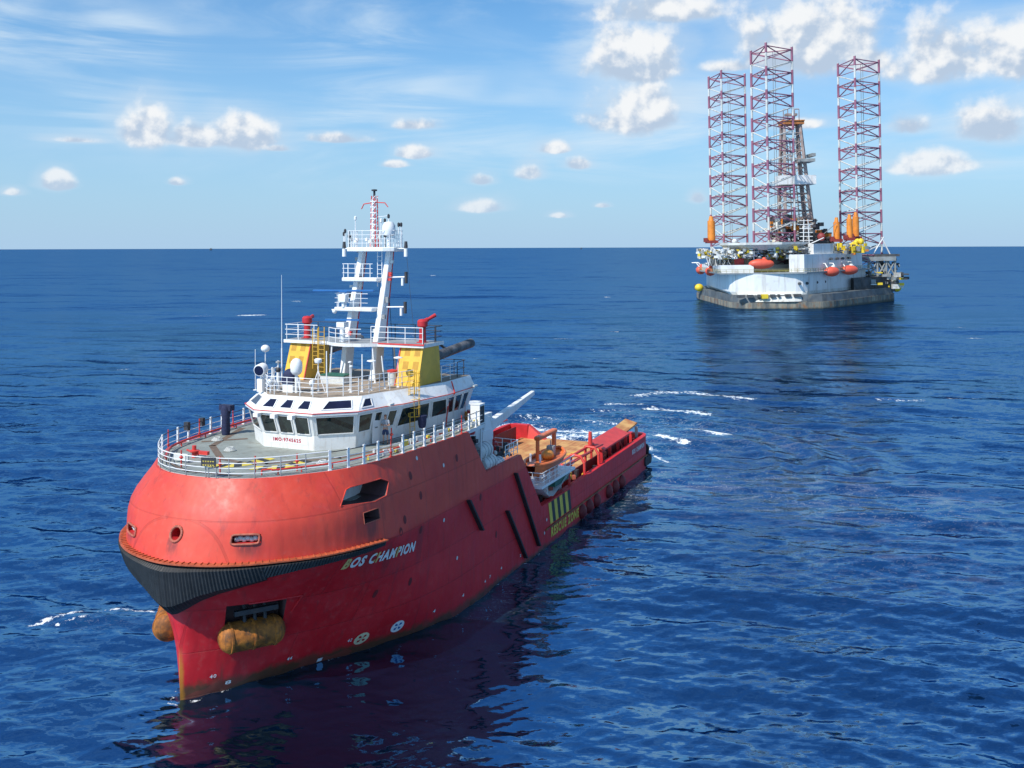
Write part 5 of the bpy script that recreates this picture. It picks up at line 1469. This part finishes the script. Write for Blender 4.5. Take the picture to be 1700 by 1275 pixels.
skinned('shorts', [(0, 0, .99), (0, 0, .90), (.1, 0, .84), (.125, -.01, .52), (-.1, 0, .84), (-.125, -.01, .52)], [(0, 1), (1, 2), (2, 3), (1, 4), (4, 5)],
        [(.18, .13), (.18, .13), .115, .10, .115, .10], M['shorts'], man)
q = MB(); q.sphere((0, .005, 1.735), .105, sx=.85, sy=1.0, sz=.75, n=14, m=8); q.build('hair', M['hair'], man)
q = MB()
for sg in (1, -1):
    for k in range(4): q.tube((sg * (.06 - .028 * k) * 1, -.235, 1.15 + .02 * k + (.03 if sg < 0 else 0)), (sg * -.04 - sg * .02 * k, -.25, 1.145 + .02 * k + (.03 if sg < 0 else 0)), .009, .008, 6)
    q.tube((sg * .05, -.22, 1.2), (sg * .01, -.25, 1.235), .011, .009, 6)
q.build('hand', M['skin'], man)
q = MB()
for sg in (1, -1): q.sphere((sg * .13, -.07, .045), .09, sx=.55, sy=1.5, sz=.5, n=12, m=8)
q.build('shoe', M['shoe'], man)
q = MB(); q.sphere((0, -.125, 1.655), .016, sz=1.4, n=8, m=6)
for sg in (1, -1): q.sphere((sg * .085, -.01, 1.655), .022, sx=.5, n=8, m=6)
q.build('nose_and_ears', M['skin'], man)
q = MB()
for sg in (1, -1): q.sphere((sg * .032, -.108, 1.675), .010, n=8, m=6)
q.box(-.022, .022, -.118, -.112, 1.607, 1.613); q.build('eyes_and_mouth', M['hair'], man)
# ================================================================== DRILLING RIG
M['rwhite'] = material('rig_white', (0.70, 0.71, 0.70), .5, var=.05, vscale=.15, dirt_or_glint=.25, streak=.55, dirt_glint_col=(.30, .23, .16), ss=.16)
M['rwhite2'] = material('rig_offwhite', (0.60, 0.60, 0.56), .55, var=.1, vscale=.2, dirt_or_glint=.55, streak=.5, dirt_glint_col=(.26, .19, .12), ss=.16)
M['rgrey'] = material('rig_grey', (0.26, 0.28, 0.28), .6, var=.2, vscale=.3, dirt_or_glint=.4)
M['rdark'] = material('rig_dark', (0.06, 0.065, 0.07), .7, var=.4, vscale=.4, dirt_or_glint=.4)
def stain_material():
    m = bpy.data.materials.new('rig_stained_hull'); m.use_nodes = True
    t = NT(m.node_tree); b = t.n['Principled BSDF']; co = t.node('ShaderNodeTexCoord').outputs['Object']; z = t.xyz(co)[2]
    n1 = t.noise(t.mapping(co, scale=(.35, .35, .06)), 1.0, 6, .65); n2 = t.noise(t.mapping(co, scale=(.5, .5, .3), loc=(4, 4, 4)), 1.0, 6, .7)
    c = t.mix(t.ramp(n1, .35, .65), (.30, .27, .20), (.09, .10, .10))
    c = t.mix(t.math('MULTIPLY', t.ramp(n2, .48, .66), .9), c, (.24, .11, .04))
    c = t.mix(t.ramp(t.math('ADD', z, t.math('MULTIPLY', n2, 2.0)), 1.9, 0.9), c, (.05, .055, .04))
    t.l.new(c, b.inputs['Base Color']); b.inputs['Roughness'].default_value = .75; return m
M['rstain'] = stain_material()
M['lifeb'] = material('lifeboat_red_orange', (0.68, 0.10, 0.055), .5, var=.08, vscale=.5)
M['maroon'] = material('hazed_maroon_steel', (0.29, 0.105, 0.16), .5, var=.15, vscale=.3)  # maroon lightened and blued: distance haze put into the colour
M['crane'] = material('crane_orange', (0.72, 0.24, 0.03), .5, var=.12, vscale=.5, dirt_or_glint=.3)
M['ryellow'] = material('rig_yellow', (0.72, 0.52, 0.03), .5, var=.12, vscale=.5)
M['derrick'] = material('derrick_steel', (0.28, 0.22, 0.20), .6, var=.3, vscale=.4, dirt_or_glint=.5, dirt_glint_col=(.3, .12, .05))
M['rslate'] = material('rig_slate_band', (0.09, 0.105, 0.115), .65, var=.35, vscale=.2, dirt_or_glint=.6, dirt_glint_col=(.22, .18, .12))
RO = Vector((118, 410, 0))
rig = empty('drilling_rig', loc=RO); rig.rotation_euler = (0, -R(.75), 0)
tag(rig, 'white jack-up drilling rig with three tall lattice legs standing on the horizon', 'drilling rig')
def rx(px_, d): return (px_ - 850) * d / F_PX - RO.x
def rz_(py, d): return CAM_H - (py - 409.6) * d / F_PX
def rp(px_, d): return (rx(px_, d), d - RO.y)
def rbuild(q, name, mats, parent=rig):
    if q.cuts:
        if q.cuts[-1][3] < len(q.f): q.piece()
        return q.split(name, mats if isinstance(mats, list) else [mats], parent)
    return q.build(name, mats if isinstance(mats, list) else [mats], parent)
def chamfer(poly, f):
    out = []; n = len(poly)
    for i in range(n):
        a, b, c = poly[i - 1], poly[i], poly[(i + 1) % n]
        la = math.dist(a, b); lc = math.dist(b, c); ka, kc = min(.3, f / la), min(.3, f / lc)
        p = (b[0] + (a[0] - b[0]) * ka, b[1] + (a[1] - b[1]) * ka); q_ = (b[0] + (c[0] - b[0]) * kc, b[1] + (c[1] - b[1]) * kc)
        m = ((p[0] + q_[0]) / 4 + b[0] / 2, (p[1] + q_[1]) / 4 + b[1] / 2)
        out += [p, m, q_]
    return out
base = [rp(1218, 373), rp(1371, 372), rp(1492, 428), (32, 60), (-30, 60), rp(1158, 447)]
base = chamfer(base, 7.0)
q = MB(); q.prism(base, -3, 2.6); rbuild(q, 'barge_hull', M['rstain'])
def sc(poly, f, dy=0):
    cx = sum(p[0] for p in poly) / len(poly); cy = sum(p[1] for p in poly) / len(poly)
    return [(cx + (x - cx) * f, cy + (y - cy) * f + dy) for x, y in poly]
q = MB(); q.prism(sc(base, .99), 2.6, 5.4, 0, 0, sc(base, .98)); rbuild(q, 'barge_shoulder', M['rslate'])
# white lower hull with folded front
lower = [rp(1180, 432), rp(1209, 381), rp(1253, 376), rp(1291, 375), rp(1335, 374), rp(1440, 419), (26, 46), (-28, 46)]
low0 = [rp(1200, 425), rp(1222, 380), rp(1254, 372.6), rp(1291, 372), rp(1331, 371.6), rp(1420, 414), (26, 46), (-28, 46)]
q = MB(); lo_, up_ = chamfer(low0, 3.0), chamfer(lower, 3.0); q.prism(lo_, 2.9, 6.6, 1, 1, up_); q.prism(up_, 6.6, 13.4); wl = rbuild(q, 'lower_hull', [M['rwhite'], M['rwhite2']])
for x0, x1 in [(1222, 1234), (1239, 1248), (1256, 1260), (1277, 1284), (1289, 1292), (1301, 1310), (1315, 1327)]:
    q = MB(); d = 375.0
    q.box(rx(x0, d), rx(x1, d), -37.9, -36.2, 4.6, 5.7); q2 = rbuild(q, 'hull_opening', M['rdark'])
q = MB(); q.box(rx(1264, 373), rx(1274, 373), -38.4, -36, 4.2, 5.8); rbuild(q, 'yellow_ladder_bay', M['ryellow'])
for px_, d in [(1328, 373.6), (1340, 376), (1356, 383), (1369, 388.5)]:
    q = MB(); x, y = rp(px_, d); q.tube((x, y - .6, 9.6 + (0 if px_ > 1330 else 0)), (x, y + 1, 9.6), .55, .55, 12); rbuild(q, 'round_window', M['rdark'])
# ribbed dark skirt on the right
q = MB()
for k in range(9):
    x, y = rp(1345 + k * 8, 381 + k * 4.6); q.beam((x, y - 1.0, 2.6), (x + 1.8, y + .3, 6.6), .35, .8).piece()
rbuild(q, 'hull_brace', M['rdark'])
q = MB(); q.prism([rp(1418, 402), rp(1492, 428), (32, 56), (26, 46)], 3.4, 10.2); rbuild(q, 'stern_hull', M['rdark'])
q = MB()
for i in range(60): q.obox((random.uniform(30, 49), random.uniform(2, 16), random.uniform(6, 12)), (random.uniform(.5, 3), random.uniform(.5, 3), random.uniform(.4, 2.2)), mi=random.choice([0, 0, 1, 2, 3])).piece()
rbuild(q, 'stern_deck_gear', [M['rdark'], M['rgrey'], M['rwhite2'], M['ryellow']])
# gallery deck with rails
gal = [rp(1158, 436), rp(1196, 379), rp(1340, 372), rp(1446, 416), (28, 50), (-32, 50)]
q = MB(); q.prism(gal, 13.4, 13.9); rbuild(q, 'gallery_deck', M['rgrey'])
def rrail(pts, z, h=1.3, mat='rwhite', name='gallery_railing', step=2.2):
    q = MB()
    for k in (1, .55): q.path([(a, b, z + h * k) for a, b in pts], .09, 4)
    ps, _ = along([(a, b, z) for a, b in pts], step)
    for p in ps: q.tube(p, p + Vector((0, 0, h)), .08, .08, 4)
    rbuild(q, name, M[mat])
M['olive'] = material('dull_yellow_rail', (.34, .29, .12), .6, var=.3, vscale=.4)
rrail(gal[:4], 13.9, 1.3, 'olive')
q = MB(); q.prism([rp(1184, 400), rp(1197, 380.5), rp(1252, 378), rp(1252, 379), rp(1198, 381.5), rp(1185, 401)], 13.9, 16.9); rbuild(q, 'gallery_bulwark', M['rwhite'])
# upper superstructure
up1 = [rp(1311, 379), rp(1336, 377), rp(1432, 414), (26, 38), (-2, 38), (-2, -18)]
q = MB(); q.prism(up1, 13.9, 20.6); rbuild(q, 'accommodation_block', M['rwhite'])
up0 = [rp(1166, 428), rp(1204, 386), rp(1252, 384), (0, -14), (0, 40), (-30, 40)]
q = MB(); q.prism(up0, 13.9, 16.6); q.prism(sc(up0, .86), 16.6, 19.0, 1); q.prism(sc(up0, .97), 19.0, 19.6, 2); rbuild(q, 'forward_deckhouse', [M['rwhite'], M['rwhite2'], M['ryellow']])
q = MB(); q.prism([rp(1343, 388), rp(1352, 385), rp(1384, 397), (22, 8), (10, 8)], 20.6, 24.6); rbuild(q, 'control_cabin', M['rwhite'])
q = MB(); x, y = rp(1264, 381); q.prism([rp(1253, 384), rp(1312, 384), rp(1312, 400), rp(1253, 400)], 14, 14.5, 0); q.prism([rp(1256, 396), rp(1310, 396), rp(1310, 402), rp(1256, 402)], 14, 20, 1); rbuild(q, 'boat_recess', [M['ryellow'], M['rdark']])
q = MB()
for px_, d in [(1400, 398.7), (1411, 403), (1381, 391.5), (1391, 395.3), (1337.5, 379.8), (1342.5, 381.5)]:
    x, y = rp(px_, d); zz = 18.5 if px_ > 1350 else 15.6; q.tube((x, y - .9, zz), (x, y + 1.2, zz), .5, .5, 8).piece()
rbuild(q, 'cabin_window', M['rdark'])
q = MB(); q.obox((*rp(1228, 383.5), 17.9), (3.4, 1.2, 3), mi=0); rbuild(q, 'red_container', M['redl'])
# clutter: pipes, vents, tanks on decks
q = MB()
for i in range(260):
    px_ = random.uniform(1160, 1250); d = random.uniform(378, 392) + (1200 - px_) * .6 * (px_ < 1200)
    x, y = rp(px_, d); q.obox((x, y, random.uniform(19.4, 23.2)), (random.uniform(.2, 1.6), random.uniform(.3, 2), random.uniform(.2, 1.4)), rz=random.random(), mi=random.choice([0, 0, 1, 2, 3, 4])).piece()
for i in range(160):
    px_ = random.uniform(1250, 1345); x, y = rp(px_, random.uniform(378, 392)); q.obox((x, y, random.uniform(19.0, 23.4)), (random.uniform(.2, 1.5), random.uniform(.3, 2), random.uniform(.2, 1.6)), rz=random.random(), mi=random.choice([0, 1, 1, 2, 3, 4])).piece()
for i in range(70):
    px_ = random.uniform(1175, 1215); x, y = rp(px_, random.uniform(384, 400)); q.tube((x, y, 16.6), (x + random.uniform(-1, 1), y, random.uniform(18, 20)), .18, .18, 5, random.choice([0, 1, 2])).piece()
for i in range(60):
    px_ = random.uniform(1378, 1440); x, y = rp(px_, random.uniform(396, 412)); q.obox((x, y, random.uniform(20.8, 24)), (random.uniform(.4, 2), random.uniform(.3, 2), random.uniform(.3, 2.2)), rz=random.random(), mi=random.choice([1, 2, 3, 3, 5])).piece()
rbuild(q, 'deck_equipment', [M['rwhite'], M['rgrey'], M['rdark'], M['ryellow'], M['rwhite2'], M['crane']])
# helideck
hp = [rp(1196, 396), rp(1210, 384), rp(1240, 377), rp(1300, 376), rp(1338, 384), rp(1345, 400), rp(1300, 412), rp(1215, 412)]
q = MB(); q.prism(sc(hp, .80), 22.6, 24.6, 1, 1, hp); q.prism(hp, 24.6, 25.5, 0, 2); hd = rbuild(q, 'helideck', [M['rwhite2'], M['rwhite2'], M['rgrey']])
q = MB()
for k in range(9):
    x0 = rx(1215 + k * 14, 386)
    q.tube((x0, -26, 24.4), (x0 * .72 + 2, -20, 19.2), .22, .22, 5); q.tube((x0, -26, 24.4), (rx(1215 + k * 14 + 14, 386), -26, 22.6), .16, .16, 5)
q.path([(rx(1212, 386), -26, 22.6), (rx(1335, 386), -26, 22.6)], .2, 5); rbuild(q, 'helideck_truss', M['rgrey'])
# legs
def leg(px_, pb, pc, d, ztop, h):
    L = empty('jackup_leg', rig)
    A = Vector((rx(px_, d), d - RO.y, 0))
    # the two far chords: an equilateral leg seen with its chords at these bearings
    best = None
    for da in np.arange(4, 22, .25):
        for dc in np.arange(0, 22, .25):
            b_ = Vector((rx(pb, d + da), d + da - RO.y, 0)); c_ = Vector((rx(pc, d + dc), d + dc - RO.y, 0))
            l = [(A - b_).length, (A - c_).length, (b_ - c_).length]; e = max(l) - min(l)
            if best is None or e < best[0]: best = (e, b_, c_)
    B, C = best[1], best[2]
    print('LEG', best)
    ch = [A, B, C]; z0 = 2.0
    nb = int(ztop / h)
    zs = [ztop - .6 - k * h for k in range(nb + 1)]
    for P_ in ch:
        q = MB(); q.tube(P_ + Vector((0, 0, z0)), P_ + Vector((0, 0, ztop + .8)), .46, .46, 8, 0)
        for z in zs: q.tube(P_ + Vector((0, 0, z - h * (.50 if P_ is not A else .30))), P_ + Vector((0, 0, z + h * .12)), .52, .52, 8, 1, cap=False)
        rbuild(q, 'chord', [M['rwhite2'], M['maroon']], L)
    q = MB()
    for i, (P_, Q_) in enumerate(((A, B), (A, C), (B, C))):
        for z in zs:
            if z < 14: continue
            zt = Vector((0, 0, z)); zm = Vector((0, 0, z - h * .5)); zb = Vector((0, 0, z - h))
            q.tube(P_ + zt, Q_ + zt, .24, .24, 5, 1)
            q.tube(P_ + zt, Q_ + zm, .25, .25, 5, 1); q.tube(Q_ + zm, P_ + zb, .27, .27, 5, 0)
            if True: q.tube(Q_ + zt, P_ + zm, .17, .17, 5, 1)
    rbuild(q, 'leg_bracing', [M['rwhite2'], M['maroon']], L)
    q = MB()
    for k in (0, 1): q.tube((A + C) / 2 + Vector((k * .9 - 2, 2, 20)), (A + C) / 2 + Vector((k * .9 - 2, 2, ztop - 2)), .12, .12, 4)
    rbuild(q, 'leg_raw_water_pipe', M['rgrey'], L)
leg(1278, 1253, 1321, 390, 104.2, 9.3); leg(1203, 1182, 1242, 447, 103.6, 9.3); leg(1425, 1397, 1465, 418, 103.6, 9.3)
# jack-house cranes and orange columns
def col_crane(x0, x1, y0, y1, d, name='pedestal_crane'):
    q = MB(); X0, X1 = rx(x0, d), rx(x1, d); yy = d - RO.y; r = (X1 - X0) / 2; cx = (X0 + X1) / 2
    z1, z0 = rz_(y0, d), rz_(y1, d)
    q.tube((cx, yy, z0), (cx, yy, z1 - 2), r, r * .95, 14); q.tube((cx, yy, z1 - 2), (cx, yy, z1), r * .7, r * .45, 8)
    q.tube((cx - r * .6, yy, z0 + 1), (cx - r * .5, yy, z1 - 4), r * .3, r * .3, 6, 1)
    q.obox((cx, yy, z0 + .4), (r * 2.8, 4, 1.2), mi=2); q.obox((cx - r * 1.6, yy - 1, z0 + 1.2), (1.6, 1.6, 1.8), mi=2)
    rbuild(q, name, [M['crane'], M['ryellow'], M['recess']])
col_crane(1176, 1189, 357, 401, 425); col_crane(1385, 1396, 362, 402, 414); col_crane(1407, 1417, 357, 400, 408); col_crane(1417, 1428, 354, 398, 416)
q = MB(); x, y = rp(1423, 402)
for i in range(10): q.sphere((x + random.uniform(-2.6, 2.6), y + random.uniform(-1, 2), 23.6 + random.uniform(-1.8, 2.2)), random.uniform(.8, 1.4), n=8, m=6)
q.prism([(x - 5, y - 1), (x + 3, y - 1), (x + 3, y + 4), (x - 5, y + 4)], 20.6, 21.2); rbuild(q, 'winch_unit', M['ryellow'])
for px_, py, d in [(1160, 475, 440), (1487, 481, 428)]:
    q = MB(); x, y = rp(px_, d); z = rz_(py, d); q.sphere((x, y - 1, z), 1.7, sx=1.15, n=14, m=8); q.obox((x, y + 1.5, z), (3, 3, 2.4), mi=1); rbuild(q, 'mooring_fairlead', [M['ryellow'], M['rdark']])
# derrick
der = empty('derrick', rig); d = 440
f0, f1 = rx(1299, d), rx(1347, d); t0, t1 = rx(1304, d), rx(1330, d); zb, zt = 24.0, rz_(208, d)
y0, y1 = d - RO.y - 6, d - RO.y + 6
cb = [Vector((f0, y0, zb)), Vector((f1, y0, zb)), Vector((f1, y1, zb)), Vector((f0, y1, zb))]; ct = [Vector((t0, y0 + 3.5, zt)), Vector((t1, y0 + 3.5, zt)), Vector((t1, y1 - 3.5, zt)), Vector((t0, y1 - 3.5, zt))]
q = MB()
for a, b in zip(cb, ct): q.beam(a, b, 1.4, 1.4, 1.1, 1.1)
for k in range(14):
    u, v_ = k / 14, (k + 1) / 14
    for i in range(4):
        j = (i + 1) % 4; q.tube(cb[i].lerp(ct[i], u), cb[j].lerp(ct[j], u), .22, .22, 5); q.tube(cb[i].lerp(ct[i], u), cb[j].lerp(ct[j], v_), .16, .16, 5)
for k in range(5): q.tube((f0 + 4 + k * 1.7, y0 + 1, zb), (t0 + 1 + k * 1.3, y0 + 4, zt - 6), .25, .25, 5)
rbuild(q, 'derrick_frame', M['derrick'], der)
q = MB(); q.box(t0 - 1, t1 + 1.4, y0 + 2, y1 - 2, zt, zt + 1.4); q.box(t0 - 1.4, t1 + 1.6, y0 + 1.6, y1 - 1.6, zt + 1.4, zt + 1.8); rbuild(q, 'crown_block', material('rusty_orange', (.42, .15, .04), .6, var=.3), der)
q = MB()
for x in (t0, t0 + 2, t1 - 2, t1): q.tube((x, y0 + 5, zt + 1.8), (x, y0 + 5, zt + 7), .2, .2, 5)
q.path([(t0, y0 + 5, zt + 7), (t0 + 2, y0 + 5, zt + 7)], .25, 5); q.path([(t1 - 2, y0 + 5, zt + 7), (t1, y0 + 5, zt + 7)], .25, 5); q.box(t0 + 1, t1 - 1, y0 + 4, y0 + 7, zt + 4, zt + 5); rbuild(q, 'crown_frame', M['derrick'], der)
q = MB(); q.box(rx(1297, d - 6), rx(1350, d), y0 - 1, y1 - 4, rz_(308, d), rz_(293, d)); rbuild(q, 'windwall', M['rwhite'], der)
q = MB(); q.box(rx(1324, d), rx(1349, d), y0 - 1, y1 - 3, rz_(271, d), rz_(266, d)); q.box(rx(1345, d), rx(1351, d), y0, y1 - 3, rz_(262, d), rz_(205, d) - 14); rbuild(q, 'monkey_board', M['rgrey'], der)
q = MB()
for i in range(150):
    px_ = random.uniform(1272, 1362); yy = random.uniform(362, 404) if px_ < 1345 else random.uniform(385, 404); x, y = rx(px_, d), random.uniform(8, 30)
    q.obox((x, y, rz_(yy, d)), (random.uniform(.4, 3), random.uniform(.4, 3), random.uniform(.4, 3)), rz=random.random(), mi=random.choice([0, 0, 0, 1, 2, 3])).piece()
q.box(rx(1280, d), rx(1362, d), 10, 34, 19, 26, 0); rbuild(q, 'drill_floor', [M['rdark'], M['derrick'], M['crane'], M['rwhite2']])
# aerial mast between derrick and cabins
q = MB(); x, y = rp(1340, 395)
for k in (-1, 1): q.tube((x + k * 1.2, y, 24), (x + k * .8, y, 34.5), .2, .2, 5)
for k in range(6): q.tube((x - 2.6, y, 26 + k * 1.6), (x + 2.6, y, 26 + k * 1.6), .16, .16, 5)
q.tube((x, y, 24), (x + 7, y, 27), .2, .2, 5); rbuild(q, 'aerial_mast', M['rwhite'])
q = MB(); q.tube((*rp(1365, 410), 27.8), (*rp(1390, 412), 33), .14, .14, 4); x, y = rp(1365, 410); q.sphere((x, y, 27.5), 1.7, n=10, m=6, mi=1); q.prism([(x - 4, y - 2), (x + 4, y - 2), (x + 4, y + 2), (x - 4, y + 2)], 20.6, 24.5, 0); rbuild(q, 'winch_boom', [M['rgrey'], M['recess']])
q = MB(); x, y = rp(1221, 390); q.sphere((x, y, 26), 1.1, n=12, m=6); rbuild(q, 'radome', M['rwhite'])
# cantilever frame on the right
q = MB(); X0, X1 = rx(1440, 425), rx(1484, 425); yy = 425 - RO.y
q.box(X0 - 4, X1, yy - 3, yy + 20, 16.8, 18.6, 0); q.box(X0 + 3, X1 + 2, yy - 2, yy + 16, 18.6, 19.6, 1)
for k in range(4):
    xa = X0 + (X1 - X0) * k / 3
    q.tube((xa, yy - 2, 10), (xa, yy - 2, 17), .45, .45, 6)
    if k < 3: xb = X0 + (X1 - X0) * (k + 1) / 3; q.tube((xa, yy - 2, 10), (xb, yy - 2, 17), .3, .3, 6); q.tube((xb, yy - 2, 10), (xa, yy - 2, 17), .3, .3, 6)
q.tube((X1 - 1, yy, 18.6), (X1 - 5, yy, 27), .3, .3, 6, 2); q.tube((X0 + 2, yy, 18.6), (X1 - 4, yy, 27), .3, .3, 6, 2)
for i in range(40): q.obox((random.uniform(X0 + 5, X1 + 3), yy + random.uniform(-2, 6), random.uniform(9, 18)), (random.uniform(.4, 1.8), 1, random.uniform(.5, 2.5)), mi=random.choice([1, 1, 0]))
rbuild(q, 'cantilever_frame', [M['rgrey'], M['rdark'], M['rwhite']])
# lifeboats
bpy.context.view_layer.update()
RIG_M = Matrix.Translation(RO) @ Matrix.Rotation(-R(.75), 4, 'Y')
def lifeboat(px_, py, d, L, rz, label):
    x, y = rp(px_, d); o = empty('lifeboat'); o.matrix_world = RIG_M @ Matrix.Translation((x, y, rz_(py, d))) @ Matrix.Rotation(rz, 4, 'Z')
    tag(o, label, 'lifeboat', 'enclosed lifeboats hung round the rig')
    q = MB(); q.sphere((0, 0, 0), 1, sx=L / 2 * 1.08, sy=2.0, sz=1.95, n=18, m=12); q.build('boat_hull', [M['lifeb']], o)
    q = MB(); q.sphere((L * .12, 0, 1.75), .8, sx=1.2, n=12, m=8); q.build('canopy_turret', [M['lifeb'] if px_ < 1300 else M['raft']], o)
    q = MB(); q.path([(-L * .3, 0, 1.3), (-L * .3, 1.5, 3.2), (-L * .3, 3.5, 3.2)], .25, 5).piece(); q.path([(L * .3, 0, 1.3), (L * .3, 1.5, 3.2), (L * .3, 3.5, 3.2)], .25, 5).piece(); q.split('davit_arm', [M['rwhite']], o)
lifeboat(1164, 446, 432, 5.2, R(60), 'outermost orange lifeboat at the left end of the rig')
lifeboat(1180, 448, 408, 5.6, R(55), 'orange lifeboat at the left end of the rig, against its white wall')
lifeboat(1265, 436.5, 379, 9.2, 0, 'long dark red lifeboat in shade under the middle of the helideck')
lifeboat(1381.5, 451.5, 387, 6.4, R(22), 'left one of two orange lifeboats on the right side of the rig')
lifeboat(1411, 449.5, 399.5, 7.6, R(22), 'right one of two orange lifeboats on the right side of the rig')
# far production platform, a speck on the horizon
q = MB(); q.box(-18, 18, -10, 10, 18, 30); q.box(-6, 4, -8, 8, 30, 44); q.box(8, 14, -6, 6, 30, 38)
for k in (-15, -5, 5, 15): q.tube((k, 0, -2), (k, 0, 18), 1.5, 1.5, 6)
q.tube((16, 0, 30), (24, 0, 52), .8, .8, 5)
o = q.build('offshore_platform', M['rdark']); o.scale = (.6, .6, .6); o.location = ((350 - 850) * 9000 / F_PX, 9000, 0); tag(o, 'tiny dark platform far away on the horizon left of the ship mast', 'platform')
o2 = o.copy(); COL.objects.link(o2); o2.scale = (.5, .5, .5); o2.location = ((965 - 850) * 10500 / F_PX, 10500, 0); tag(o2, 'tiny dark platform on the horizon between the ship mast and the rig', 'platform')
